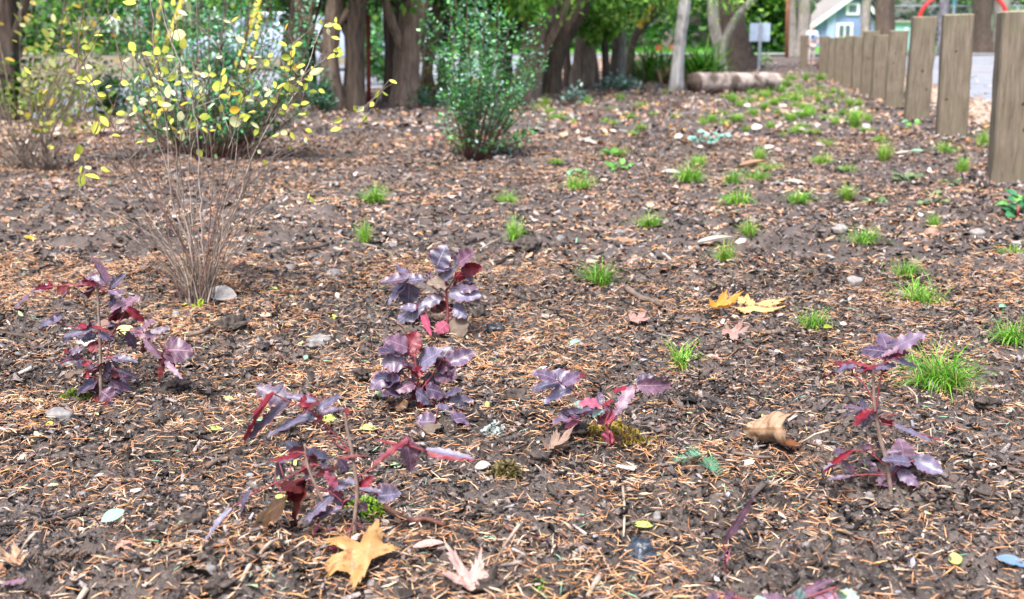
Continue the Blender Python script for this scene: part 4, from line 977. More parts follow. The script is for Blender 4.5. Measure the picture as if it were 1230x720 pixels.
CW = [.18, .25, .23, .16, .08, .08, .02]
# soil crumbs
x, y = wedge(84000, 1.05, 3.4); x, y = keep(x, y, .35 + .65 * sm(fbm(x / .3, y / .3, 61), .4, .6)); n = len(x)
s = (.0020 + .0085 * rng.random(n) ** 4) * (1 + .5 * sm(fbm(x / .12, y / .12, 95, 2), .5, .7))
lay('soil_crumbs', CRUMB, x, y, s, s * .8, s * .7, [(.022, .017, .015), (.055, .043, .037), (.105, .084, .074), (.19, .155, .14)], MT['litter'], .0015, .5, weights=[.35, .35, .2, .1])
x, y = wedge(26000, 3.4, 9); x, y = keep(x, y, .8); n = len(x); s = .006 + .014 * rng.random(n) ** 3
lay('soil_crumbs', CRUMB, x, y, s, s * .8, s * .7, [(.022, .017, .015), (.055, .043, .037), (.11, .088, .078), (.21, .175, .16)], MT['litter'], .002, .5)
# bark and wood chips
x, y = wedge(36000, 1.05, 3.6); x, y = keep(x, y, (.25 + .75 * sm(fbm(x / .4, y / .4, 71) + (y - 2.2) * .1, .4, .6)) * (1 - .85 * bare(x, y))); n = len(x)
l = .005 + .026 * rng.random(n) ** 3
lay('wood_chips', LBOX, x, y, l, l * rng.uniform(.14, .42, n), l * rng.uniform(.08, .22, n), CC, MT['litter'], .0025, .28, weights=CW)
x, y = wedge(56000, 3.4, 10); x, y = keep(x, y, 1 - .25 * bare(x, y)); n = len(x); l = .007 + .032 * rng.random(n) ** 2.4
lay('wood_chips', LBOX, x, y, l, l * rng.uniform(.2, .5, n), l * rng.uniform(.12, .3, n), CC, MT['litter'], .004, .3, weights=CW)
x, y = wedge(52000, 9, 38); x, y = keep(x, y, 1.); n = len(x); l = .025 + .06 * rng.random(n) ** 2
lay('bark_flakes', FLAKE, x, y, l, l * .7, l * .7, CC + [(.42, .22, .12), (.5, .36, .28)], MT['litter'], .008, .45)
x, y = wedge(74000, 1.05, 3.2); x, y = keep(x, y, 1. - .55 * bare(x, y)); n = len(x); l = .003 + .010 * rng.random(n) ** 2
lay('bark_crumbs', CRUMB, x, y, l * .6, l * rng.uniform(.15, .45, n), l * .25, [(.02, .016, .014), (.06, .047, .041), (.13, .102, .09), (.28, .22, .195), (.24, .13, .08), (.46, .36, .30)], MT['litter'], .004, .45, weights=[.25, .27, .2, .13, .1, .05])
# fir needles
def npatch(x, y): return sm(fbm(x / .34 + 2, y / .34, 81), .36, .62) * (1 - .55 * np.exp(-((x - .0) ** 2 / .09 + (y - 1.9) ** 2 / .12)))
x, y = wedge(118000, 1.05, 3.6); x, y = keep(x, y, (.25 + .75 * npatch(x, y)) * (1 - .45 * bare(x, y))); n = len(x); l = .011 + .016 * rng.random(n)
lay('fir_needles', NEED, x, y, l, l * rng.uniform(.8, 1.1, n), l, NC, MT['needle'], .0045, .26, weights=NW, jit=.3)
x, y = wedge(90000, 3.4, 9); x, y = keep(x, y, (.34 + .66 * npatch(x, y)) * (1 - .35 * bare(x, y))); n = len(x); l = .016 + .016 * rng.random(n)
lay('fir_needles', FLATN, x, y, l, l * 1.3, l * 1.3, NC, MT['needle'], .006, .25, weights=NW, jit=.3)
x, y = wedge(26000, 8, 30); x, y = keep(x, y, .8); n = len(x); l = .03 + .035 * rng.random(n)
lay('fallen_leaf_scraps', FLAKE, x, y, l, l * .6, l * .8, [(.40, .22, .13), (.42, .28, .2), (.5, .40, .34), (.30, .15, .08), (.3, .27, .26), (.55, .28, .05)], MT['litter'], .012, .4)
x, y = wedge(2600, 3.0, 9); x, y = keep(x, y, .8); n = len(x); l = .016 + .03 * rng.random(n)
lay('fallen_leaf_scraps', FLAKE, x, y, l, l * .6, l * .8, [(.42, .24, .15), (.5, .36, .28), (.62, .54, .48), (.3, .15, .08), (.3, .27, .27)], MT['litter'], .006, .35)
x, y = wedge(900, 1.05, 3.2); x, y = keep(x, y, .8); n = len(x); l = .009 + .014 * rng.random(n)
lay('fallen_leaf_scraps', FLAKE, x, y, l, l * .6, l * .8, [(.42, .24, .15), (.5, .38, .32), (.62, .56, .5), (.3, .15, .08), (.45, .55, .3), (.25, .25, .28)], MT['litter'], .005, .3)
# litter banked up round the foot of every post and shrub
_p = [(G(px, py), .16) for px, py, w, lab in POSTS[:6]] + [(G(566, 192), .25), (G(248, 190), .35)]
X_, Y_ = [], []
for q_, rr_ in _p:
    k_ = 260; a_ = rng.uniform(0, 6.28, k_); d_ = rr_ * (.75 + rng.random(k_) * .8); X_.append(q_.x + d_ * np.cos(a_)); Y_.append(q_.y + d_ * np.sin(a_))
x, y = np.concatenate(X_), np.concatenate(Y_); n = len(x); l = .012 + .03 * rng.random(n)
lay('wood_chips', BOX, x, y, l, l * .4, l * .3, CC, MT['litter'], .012, .5, weights=CW)
# leaf drift on the verges
for nm, a0, a1, y0, y1, k in (('fallen_leaf_scraps', 1.3, 2.25, 5, 40, 2400), ('fallen_leaf_scraps', -7.3, -5.4, 8, 42, 12000), ('fallen_leaf_scraps', 2.3, 7, 12, 40, 500)):
    y = rng.uniform(y0, y1, k); x = rng.uniform(a0, a1, k) + .256 * y; n = k; l = .04 + .05 * rng.random(n)
    z = terrain(y) + .02 + .01 * rng.random(n); rot = rotmats(rng.uniform(0, 6.28, n), rng.normal(0, .3, n), rng.normal(0, .3, n))
    col = np.array([(.45, .29, .19), (.5, .38, .29), (.34, .2, .12), (.5, .44, .38)])[rng.integers(0, 4, n)] * rng.uniform(.7, 1.2, (n, 1))
    V, Fc, C = scatter(FLAKE, np.stack([x, y, z], 1), np.stack([l, l * .7, l], 1), rot, col)
    tag(link(nm, npmesh(nm, V, Fc, C), MT['litter']), kind='stuff')

# ================================================================== GRASS TUFTS
TUFT = []
for i in range(7):
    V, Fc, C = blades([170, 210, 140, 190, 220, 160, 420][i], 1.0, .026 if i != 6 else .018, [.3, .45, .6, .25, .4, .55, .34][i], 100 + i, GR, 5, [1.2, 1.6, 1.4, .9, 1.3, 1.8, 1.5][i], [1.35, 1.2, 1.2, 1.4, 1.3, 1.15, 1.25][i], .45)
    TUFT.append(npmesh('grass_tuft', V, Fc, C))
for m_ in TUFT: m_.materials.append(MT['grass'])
GT = 'small green grass tufts dotted over the bed'
def tuft(px, py, w, h, lab, k=None, group=GT):
    g = G(px, py); s = g.y / F; k = int(px * 7 + py * 3) % 6 if k is None else k
    o = bpy.data.objects.new('grass_tuft', TUFT[k]); COL.objects.link(o)
    o.location = g - Vector((0, 0, .002)); o.rotation_euler.z = (px * 7 + py) % 6; q = w * s * (.8 + ((px * 13 + py * 7) % 10) * .045); o.scale = (q, q * .9, max(h * s * 1.5, q * .6))
    return tag(o, lab, 'grass tuft', group)
tuft(1128, 470, 98, 62, 'largest and nearest grass tuft, just right of the tall purple seedling', 6)
for a in [(820, 441, 50, 36, 'grass tuft left of the tan curled leaf stalks, above the brown leaf'), (1213, 412, 60, 40, 'grass tuft at the right edge above the big tuft'),
          (1106, 364, 48, 38, 'grass tuft directly below another tuft, upper right of the purple seedling'), (1088, 330, 36, 26, 'grass tuft directly above its twin on the right side'),
          (977, 393, 42, 32, 'grass tuft right of the curled golden leaf'), (720, 344, 48, 34, 'grass tuft above the brown curved stick in the middle of the bed'),
          (618, 288, 36, 30, 'grass tuft directly below the central green shrub'), (438, 293, 30, 28, 'grass tuft right of the twiggy shrub above the pale stick'),
          (450, 244, 34, 24, 'grass tuft between the twiggy shrub and the central green shrub'), (608, 243, 30, 20, 'grass tuft close under the central green shrub'),
          (698, 227, 42, 28, 'grass tuft with broad-leaved weeds right of the central shrub'), (780, 274, 34, 20, 'low grass tuft alone left of the pale leaf'),
          (870, 316, 40, 30, 'thin grass tuft beside a white leaf'), (886, 245, 38, 26, 'grass tuft in a cluster, lowest of the cluster'), (880, 222, 30, 20, 'grass tuft in the middle of the cluster'),
          (908, 216, 32, 18, 'grass tuft at the right side of the cluster'), (826, 217, 36, 30, 'grass tuft beside a white scrap right of the centre'), (838, 200, 24, 16, 'faint grass tuft just behind the tuft with a white scrap'),
          (900, 284, 28, 22, 'sparse grass tuft above the white leaf and its tuft'), (961, 243, 40, 14, 'flat wide grass tuft right of the cluster'), (1017, 240, 36, 20, 'grass tuft crossed by a dark twig'),
          (1037, 291, 34, 24, 'rounded bright grass tuft left of the red stone'), (1122, 272, 28, 18, 'grass tuft below the moss patches near the second post'), (1136, 184, 26, 18, 'grass tuft at the foot of the second post'),
          (1156, 206, 24, 20, 'grass tuft between the second post and the nearest post'), (1220, 216, 24, 26, 'grass tuft at the foot of the nearest post'), (1062, 193, 26, 22, 'grass tuft left of the second post'),
          (1057, 170, 20, 12, 'tiny grass tuft behind the one left of the second post'), (1026, 153, 26, 24, 'tall narrow grass tuft left of the third post'), (912, 193, 24, 16, 'grass tuft upper left of the dark hollow'),
          (926, 203, 26, 12, 'pale thin grass tuft beside the dark hollow'), (988, 197, 26, 20, 'grass tuft right of the dark hollow'), (992, 176, 20, 12, 'tiny grass tuft behind the tuft right of the hollow'),
          (1217, 306, 36, 14, 'flat grass tuft at the right edge below the dark rosette'), (1180, 178, 18, 22, 'grass tuft beside the right corner of the second post'), (1018, 205, 18, 10, 'sparse grass tuft between the hollow and the moss'),
          (740, 186, 30, 12, 'low weedy grass tuft above the weedy pair'), (667, 196, 20, 8, 'faint grass tuft right of the central shrub foot')]:
    tuft(*a)
FARL = 'small blurred grass tuft in the green-flecked patch between the fallen log and the posts'
r_ = random.Random(9)
far = [(r_.uniform(890, 930) + k * 6.0, r_.uniform(96, 124) + k * 2.2) for k in range(14)] + [(890, 128), (915, 118), (945, 118), (968, 135), (955, 128), (885, 147), (868, 138), (845, 150), (925, 155), (962, 142), (985, 108), (1005, 125), (1002, 113), (1030, 140), (975, 163), (955, 160), (942, 165), (948, 145), (935, 137), (905, 140),
       (880, 122), (862, 110), (940, 104), (958, 108), (976, 116), (990, 133), (1012, 138), (1003, 150), (1020, 128), (870, 150), (855, 148), (895, 158), (965, 152), (1040, 158), (930, 126), (918, 132), (982, 124), (992, 118), (968, 99), (985, 97), (950, 96), (940, 112), (1032, 128), (1012, 118), (1043, 146), (875, 118)]
def zone(x, y):
    lr = ('just below the log' if x < 890 else 'below the log\'s right end' if x < 925 else 'in front of the sign' if x < 950 else 'in line with the lone short post' if x < 980 else 'left of the farthest posts' if x < 1005 else 'near the middle posts')
    return lr + (', nearer' if y > 147 else ', midway' if y > 125 else ', far back')
for (x, y) in far: tuft(x, y, r_.uniform(12, 23), r_.uniform(7, 13), 'small blurred grass tuft ' + zone(x, y), r_.randrange(6), 'blurred grass tufts between the log and the posts')
for (x, y) in ((650, 131), (660, 136), (690, 150), (745, 120), (727, 148), (738, 151), (760, 165), (770, 158), (705, 127), (640, 118), (656, 126), (757, 142), (812, 142), (800, 113), (668, 145), (735, 133), (770, 128), (785, 140)):
    tuft(x, y, r_.uniform(13, 22), r_.uniform(6, 12), 'small blurred grass tuft ' + ('right of the central shrub' if x < 680 else 'below the grey-green shrub' if x < 755 else 'below the pale trunk') + (', nearer' if y > 140 else ', farther back'), r_.randrange(6), 'blurred grass tufts left of the pale trunk')
# broad-leaved rosettes and weeds
def rosette(px, py, w, h, lab, mat, n=26, seed=0, name='rosette_weed', cat='weed', group=None, shapes=ROUNDOVAL):
    g = G(px, py); s = g.y / F; t = empty(name, g, lab, cat, group); r_ = random.Random(seed)
    for i in range(n):
        a = r_.uniform(0, 6.28); l = w * s * .5 * r_.uniform(.35, .62); st = Vector((math.cos(a), math.sin(a), 0)) * l * r_.uniform(.1, 1.3); A = g + st + Vector((0, 0, h * s * r_.uniform(.1, .7)))
        B = A + Vector((math.cos(a), math.sin(a), r_.uniform(-.2, .7))) * l * .8
        leaf_between(t, r_.choice(shapes), r_.choice(mat), A, B, r_.uniform(1, 1.5), r_.uniform(-.5, .5), up=Vector((0, -.2, 1)))
    b = MB(); b.tube([(0, 0, -.01), (0, 0, h * s * .4)], w * s * .03, 6); link('stem', b.mesh('stem'), MT['stalk'], t)
def wl(name, a, b_): return leafmat(name, a, b_, vein=tuple(min(1, x * 1.6) for x in b_), rough=.35, spec=.6, trans=.15)
MT['weed'] = wl('weed_leaf', (.08, .25, .04), (.18, .42, .08)); MT['dweed'] = wl('dark_weed_leaf', (.02, .12, .05), (.07, .25, .10)); MT['tweed'] = wl('teal_weed_leaf', (.10, .30, .24), (.25, .48, .40))
rosette(1222, 262, 66, 40, 'dark glossy leafy rosette at the right edge near the nearest post', [MT['dweed'], MT['dweed'], MT['weed']], 40, 1)
rosette(742, 204, 36, 10, 'flat green rosette weed right of the weedy grass tuft', [MT['weed']], 16, 2)
rosette(694, 212, 34, 14, 'round-leaved weed mixed with the grass tuft right of the central shrub', [MT['weed'], MT['tweed']], 18, 3)
rosette(1093, 158, 26, 16, 'blue-green leafy rosette in front of the third post', [MT['tweed'], MT['weed']], 18, 4)
rosette(735, 188, 34, 8, 'low leafy weed behind the flat green rosette', [MT['weed']], 12, 5)
for k, (x, y, w, lab) in enumerate(((1046, 247, 40, 'flat mossy weed mat left of its pair of mats near the nearest post'), (1122, 238, 36, 'small crinkled grey-green weed mat, upper one of two'), (1120, 247, 40, 'small crinkled grey-green weed mat, lower one of two'), (1140, 221, 30, 'sparse weed mat between the moss mats and the posts'), (1088, 216, 44, 'flat pale weed mat left of the posts'), (1013, 207, 30, 'dark green weed mound in shadow near the cluster of tufts'))):
    rosette(x, y, w, 7, lab, [wl('crinkled_weed', (.08, .14, .05), (.2, .28, .12))], 22, 30 + k)
# seedlings with dark stems
def seedling(px, py, w, h, lab, n, mat, seed, leaves=None):
    g = G(px, py); s = g.y / F; t = empty('dark_seedling', g, lab, 'seedling'); r_ = random.Random(seed)
    for i in range(n):
        a = r_.uniform(-1, 1) * w * s * .5; z = h * s * r_.uniform(.5, 1); b = MB()
        b.tube(smooth_path([Vector((a * .2, r_.uniform(-.03, .03), -.01)), Vector((a * .5, r_.uniform(-.05, .05), z * .5)), Vector((a, r_.uniform(-.08, .08), z))], 3), [.003 * (1 - .1 * q) * 1.1 for q in range(7)], 5); link('stem', b.mesh('stem'), mat, t)
        for _ in range(leaves or 0):
            q = r_.uniform(.3, 1); A = g + Vector((a * q, 0, z * q)); leaf_between(t, r_.choice(ROUNDOVAL), MT['tweed'], A, A + Vector((r_.uniform(-.05, .05), r_.uniform(-.05, .05), .01)), 1.1)
for k, (x, y, w, h, lab, lv) in enumerate(((703, 168, 34, 44, 'bare dark twiggy seedling right of the central shrub', 0), (773, 178, 14, 34, 'bare dark seedling below the pale trunk', 0), (790, 150, 40, 40, 'group of bare dark stems just below the pale trunk', 0), (862, 168, 20, 22, 'thin dark seedling above the teal weed, right of the pale trunk', 0),
                                 (862, 132, 8, 30, 'bare dark stems in front of the fallen log', 0), (852, 178, 40, 20, 'teal-leaved seedling with dark stems below the fallen log', 3), (1150, 205, 8, 16, 'tiny dark stem in the tuft near the nearest post', 0), (720, 150, 60, 30, 'scatter of thin dark stems on the far bed', 0))):
    seedling(x, y, w, h, lab, 9 if w > 20 else 4, MT['dark_twig'], k, lv)

# ================================================================== YELLOW-LEAVED TWIGGY SHRUB
g = G(240, 366); YB = g.y
SH = empty('twiggy_shrub', g, 'tall twiggy shrub with thin bare stems and small oval yellow leaves on the left', 'shrub')
stems = [([(240, 364), (243, 290), (240, 230), (238, 170), (232, 130), (216, 75), (200, 35), (190, -20)], 'pale_twig', .0028, .05), ([(236, 364), (228, 300), (207, 240), (201, 165), (196, 120), (185, 60), (180, -20)], 'pale_twig', .0026, -.1),
         ([(245, 362), (258, 300), (262, 250), (249, 200), (247, 130), (238, 60), (236, -30)], 'twig', .0026, .12), ([(240, 362), (222, 300), (200, 250), (168, 215), (135, 150), (105, 90), (85, 35), (70, -20)], 'twig', .0024, -.12),
         ([(238, 362), (225, 320), (190, 280), (130, 252), (92, 215)], 'twig', .0018, -.2), ([(238, 364), (215, 310), (160, 270), (104, 236), (92, 222)], 'pale_twig', .0018, -.15),
         ([(240, 352), (225, 305), (185, 235), (150, 190), (120, 165), (100, 120), (95, 50), (105, -10)], 'dark_twig', .0026, .1), ([(246, 357), (270, 290), (290, 230), (300, 195), (330, 140), (350, 120), (365, 90), (385, 35)], 'pale_twig', .0022, .2),
         ([(248, 352), (266, 290), (268, 250), (280, 210), (287, 150)], 'pale_twig', .002, -.05), ([(246, 347), (262, 310), (275, 280), (300, 262), (335, 240), (355, 230)], 'pale_twig', .0018, -.1),
         ([(235, 357), (217, 280), (213, 200), (213, 120), (207, 60), (193, -10)], 'twig', .0024, .2), ([(262, 290), (266, 250), (300, 210), (345, 180), (352, 130), (352, 60), (346, 33)], 'dark_twig', .002, .22),
         ([(290, 228), (315, 205), (340, 190), (400, 160), (435, 132), (455, 113), (474, 97)], 'twig', .0014, .15), ([(252, 330), (258, 300), (300, 210), (290, 150), (270, 110), (265, 60), (232, 25), (225, -10)], 'twig', .0022, .1),
         ([(228, 320), (200, 270), (186, 200), (160, 120), (142, 60), (130, 0), (140, -30)], 'dark_twig', .0022, .25), ([(242, 350), (250, 280), (256, 210), (250, 150), (240, 100), (225, 60), (218, 0)], 'dark_twig', .0024, .3),
         ([(240, 355), (236, 300), (222, 250), (216, 190), (222, 150), (232, 120)], 'twig', .002, -.15), ([(238, 357), (228, 325), (206, 300), (175, 290), (150, 268), (110, 245)], 'twig', .0014, -.25),
         ([(244, 352), (256, 325), (272, 315), (300, 275), (318, 220), (335, 165), (345, 120), (348, 90)], 'twig', .0018, -.12), ([(230, 335), (207, 305), (186, 270), (150, 222), (128, 200), (118, 212), (116, 190)], 'pale_twig', .0016, .1),
         ([(240, 345), (232, 270), (226, 205), (236, 160), (243, 140)], 'pale_twig', .0018, .0), ([(247, 340), (262, 262), (254, 190), (262, 150), (276, 118)], 'twig', .0018, .05),
         ([(120, 165), (140, 120), (152, 60), (168, 5), (175, -20)], 'dark_twig', .0016, .15), ([(238, 130), (262, 118), (285, 108)], 'pale_twig', .0012, .05), ([(216, 75), (197, 95), (170, 78), (150, 60)], 'pale_twig', .0012, .05),
         ([(265, 60), (245, 38), (232, 28)], 'twig', .0012, .1), ([(330, 140), (320, 95), (305, 70), (290, 50), (275, 28)], 'twig', .0013, .2), ([(232, 130), (250, 95), (255, 78)], 'pale_twig', .0012, 0), ([(95, 50), (80, 20), (85, -20)], 'dark_twig', .0014, .1),
         ([(300, 195), (322, 180), (312, 160), (340, 100), (343, 60)], 'dark_twig', .0012, .2), ([(345, 180), (330, 190), (318, 212)], 'twig', .0012, .2)]
r_ = random.Random(3)
for i in range(70):
    x1 = 240 + r_.uniform(-150, 100); y1 = r_.uniform(130, 310); stems.append(([(240 + r_.uniform(-5, 7), 360), (240 + (x1 - 240) * .35 + r_.uniform(-8, 8), 360 - (360 - y1) * .4), (240 + (x1 - 240) * .8 + r_.uniform(-8, 8), 360 - (360 - y1) * .8), (x1, y1)], r_.choice(['twig', 'pale_twig', 'twig', 'dark_twig']), .0013, r_.uniform(-.3, .3)))
SPT = []
for pl, mt, r0, dd in stems:
    # a stem leans away from or towards the camera in proportion to its height
    r0 *= .92; jx, jy = r_.uniform(-9, 9), r_.uniform(-5, 3)
    pts = [P(x + (jx if k_ == 0 else 0), y, YB + dd * (366 - y) / 366 + .01) for k_, (x, y) in enumerate(pl)]
    if pl[0][1] > 315: pts[0] = g + (pts[0] - g) * 1.0; pts[0].y = g.y + r_.uniform(-.02, .02); pts[0].z = g.z - .01
    sp = smooth_path([p - g for p in pts], 5)
    for k in range(1, len(sp) - 1): sp[k] += Vector((r_.uniform(-1, 1), r_.uniform(-1, 1), 0)) * (.0055 if k % 3 == 0 else .0018)
    b = MB(); b.tube(sp, [r0 * (1 - .6 * k / len(sp)) for k in range(len(sp))], 6, wob=.15, seed=len(pl))
    link('stem', b.mesh('stem'), MT[mt], SH); SPT.extend(p + g for p in sp)
YL = """219,15,-20,15;215,42,0,26;220,53,80,16;118,42,10,13;103,57,-10,12;82,63,-25,15;104,81,5,15;97,101,-10,14;115,100,15,15;122,114,0,15;115,154,75,20;33,85,-50,16;145,136,10,14;162,130,-60,13;144,146,20,13;140,163,0,13;167,171,20,13;198,134,-3,24;188,150,90,14;200,155,-10,12;182,168,-5,13;219,164,80,14;239,184,-60,13;173,120,-10,13;177,108,20,12;202,110,85,20;187,77,80,16;169,80,-50,13;198,85,-30,16;207,93,30,18;233,102,10,15;222,126,15,15;237,88,-15,13;217,140,80,14;230,145,60,15;245,140,0,15;252,82,90,12;255,90,0,13;269,96,85,16;262,104,-8,17;274,108,70,10;269,116,-5,16;283,112,10,14;289,118,80,19;282,132,10,16;283,146,3,18;297,142,20,13;263,152,-60,13;292,77,-70,12;310,70,-10,14;321,76,0,12;315,42,-70,12;288,49,-25,16;273,26,-20,12;283,24,30,12;345,33,60,12;340,53,-25,15;357,53,10,16;352,64,75,13;343,69,-10,15;342,83,-20,15;356,81,20,14;380,86,22,24;363,87,90,10;348,106,-28,24;385,27,-65,10;395,30,15,14;405,32,-30,16;403,47,-25,14;405,60,20,14;323,113,30,15;330,102,-70,12;355,126,-10,14;366,124,10,12;339,136,-20,13;363,137,0,12;341,160,-20,12;351,163,-70,12;371,157,-10,13;403,155,20,17;308,158,60,16;312,182,50,8;317,195,-70,8;347,178,-30,8;95,180,85,15;92,189,40,10;97,204,80,12;97,217,80,17;106,201,0,11;111,212,-12,23;126,204,-30,14;433,132,40,15;438,143,60,12;453,113,60,14;472,99,-30,13;375,240,-50,12;371,236,70,8;399,70,-10,12;408,66,30,12;190,62,-45,14;180,52,-30,12;176,66,-20,14;184,70,-60,13;172,92,40,12;193,100,-30,14;210,120,-10,15;226,92,0,16;228,112,40,12;240,118,-20,13;205,70,-10,14;158,56,-60,14;152,72,20,12;165,96,50,13;150,100,-15,12;156,118,10,12;186,96,-40,13;192,88,0,15;214,100,20,13;222,84,-30,12;302,98,-40,12;308,112,20,12;300,122,-10,13;318,124,70,12;328,120,-30,12;336,112,0,12;325,66,50,10;350,95,20,12;360,100,-40,11;368,104,60,12;376,110,0,12;370,96,-10,12;210,2,-70,14;226,8,-60,16;155,2,0,18;142,22,-50,10;128,28,20,10;198,60,30,10;246,156,-40,12;232,150,0,10;255,128,30,12;242,108,70,11;178,134,20,11;186,140,-20,12;206,146,70,12;192,118,-30,15;184,112,30,12;200,126,0,14"""
_n = YL.split(';'); r_ = random.Random(5)
for e in list(_n):
    x, y, a, L = map(float, e.split(','))
    if r_.random() < .62 and y < 170: _n.append('%f,%f,%f,%f' % (x + r_.uniform(-14, 14), y + r_.uniform(-14, 14), r_.uniform(-90, 90), L * r_.uniform(.6, .95)))
for k, s_ in enumerate(_n):
    x, y, a, L = map(float, s_.split(',')); a = R(a); yy = YB + .1 * math.sin(k * 2.4); L *= .8
    A = P(x - L / 2 * math.cos(a), y - L / 2 * -math.sin(a) * -1 * -1, yy) if False else P(x - L / 2 * math.cos(a), y + L / 2 * math.sin(a), yy + r_.uniform(-.012, .012))
    B = P(x + L / 2 * math.cos(a), y - L / 2 * math.sin(a), yy + r_.uniform(-.012, .012))
    mt = MT['yellow'] if r_.random() < .66 else (MT['yellow_pale'] if r_.random() < .88 else MT['gold'])
    q = min(SPT, key=lambda p: (p - A).length + max(0, p.z - A.z) * 2); d_ = (q - A).length
    if d_ > .004:
        q2 = min(SPT, key=lambda p: (p - (A - Vector((0, 0, min(.06, d_ * 1.3))))).length); b = MB(); b.tube(smooth_path([q2 - g, (q2 * .45 + A * .55) - g + Vector((0, 0, -.004)), A - g], 3), [.0013, .0012, .0011, .001, .0009, .0008, .0007], 5); link('twiglet', b.mesh('twiglet'), MT['twig'], SH); SPT.append((A + q2) / 2); SPT.append(A)
    leaf_between(SH, r_.choice(ROUNDOVAL if r_.random() < .35 else OVAL), mt, A, B, r_.uniform(.75, 1.15), r_.uniform(-.5, .9), up=Vector((0, -.75, .65)))
# twig that carries the leaf: short petioles joined to nearest stems are the stems' own ends

# ================================================================== PURPLE OREGON GRAPE SEEDLINGS
JOIN = {}
def grape(lab, base, stemspx, leaves, extra=0, seed=0, rw=.0024, spread=.03, extra_box=None, loc=None):
    g = G(*base) if loc is None else loc; r_ = random.Random(seed)
    t = empty('oregon_grape', g, lab, 'seedling', 'purple-leaved oregon grape seedlings'); JOIN[t.name] = ([], [], t, g)
    for k, (pl, mt, r0) in enumerate(stemspx):
        pts = [P(x, y, g.y + (d[0] if d else 0)) for x, y, *d in pl]
        if k == 0: pts[0] = g - Vector((0, 0, .015))
        b = MB(); sp = smooth_path([p - g for p in pts], 4); JOIN[t.name][0].extend(p + g for p in sp)
        b.tube(sp, [r0 * (1 - .45 * i / len(sp)) * (1.15 if i % 4 == 0 else 1) for i in range(len(sp))], 7, wob=.12, seed=k); link('stem', b.mesh('stem'), MT[mt], t)
    for k, lf in enumerate(leaves):
        ax, ay, bx, by, w, kind = lf[:6]; shape = lf[6] if len(lf) > 6 else 'g'; roll = lf[7] if len(lf) > 7 else r_.uniform(-.45, .45)
        da, db = r_.uniform(-spread, spread) * .5, r_.uniform(-spread, spread)
        A, B = P(ax, ay, g.y + da), P(bx, by, g.y + db)
        for q in (A, B):
            lo = Hs(q.x, q.y) + .003
            if q.z < lo: q += (Vector((0, 0, CAMZ)) - q) * min(.2, (lo - q.z) / (CAMZ - q.z))
        wid = (w * g.y / F) / max((B - A).length, 1e-4) / .62
        me = r_.choice(GRAPE if shape == 'g' else ROUNDL)
        leaf_between(t, me, MT[kind], A, B, min(2.2, wid * 1.08), roll, up=Vector((0, -.62, .78)))
        JOIN[t.name][1].append(A)
        if len(leaves) > 4 and loc is None and r_.random() < (.34 if g.y > 1.95 and base != (121, 480) else .6) and kind not in ('bronze', 'mint', 'lime', 'dryleaf'):
            a2 = R(r_.uniform(25, 75)) * r_.choice((-1, 1)); dx, dy = (bx - ax), (by - ay); q_ = r_.uniform(.5, .8)
            ex, ey = (dx * math.cos(a2) - dy * math.sin(a2)) * q_, (dx * math.sin(a2) + dy * math.cos(a2)) * q_
            dd = r_.uniform(.004, .03); A2 = P(ax + r_.uniform(-4, 4), ay + r_.uniform(-3, 5), g.y + dd); B2 = P(ax + ex, ay + ey, g.y + dd + r_.uniform(-.02, .03))
            for q in (A2, B2):
                lo = Hs(q.x, q.y) + .004
                if q.z < lo: q.z = lo
            leaf_between(t, r_.choice(GRAPE if shape == 'g' else ROUNDL), MT[r_.choice(['purple', 'blue', 'purple', 'blue', 'violet', 'purple', 'red', 'darkred'])], A2, B2, r_.uniform(1., 1.5), r_.uniform(-.6, .6), up=Vector((0, -.62, .78)))
            JOIN[t.name][1].append(A2)
        # stalk of the leaflet back to the nearest stem point
        best = min(((P(x, y, g.y) - A).length, P(x, y, g.y)) for pl, _, _ in stemspx for x, y, *d in pl)[1] if False else None
    return t, g
def rachis(t, g, pl, r0=.0011, mat='stalk'):
    pts = [P(x, y, g.y) for x, y in pl]; b = MB(); sp = smooth_path([p - g for p in pts], 4); JOIN[t.name][0].extend(p + g for p in sp); b.tube(sp, r0, 5); link('leaf_stalk', b.mesh('leaf_stalk'), MT[mat], t)

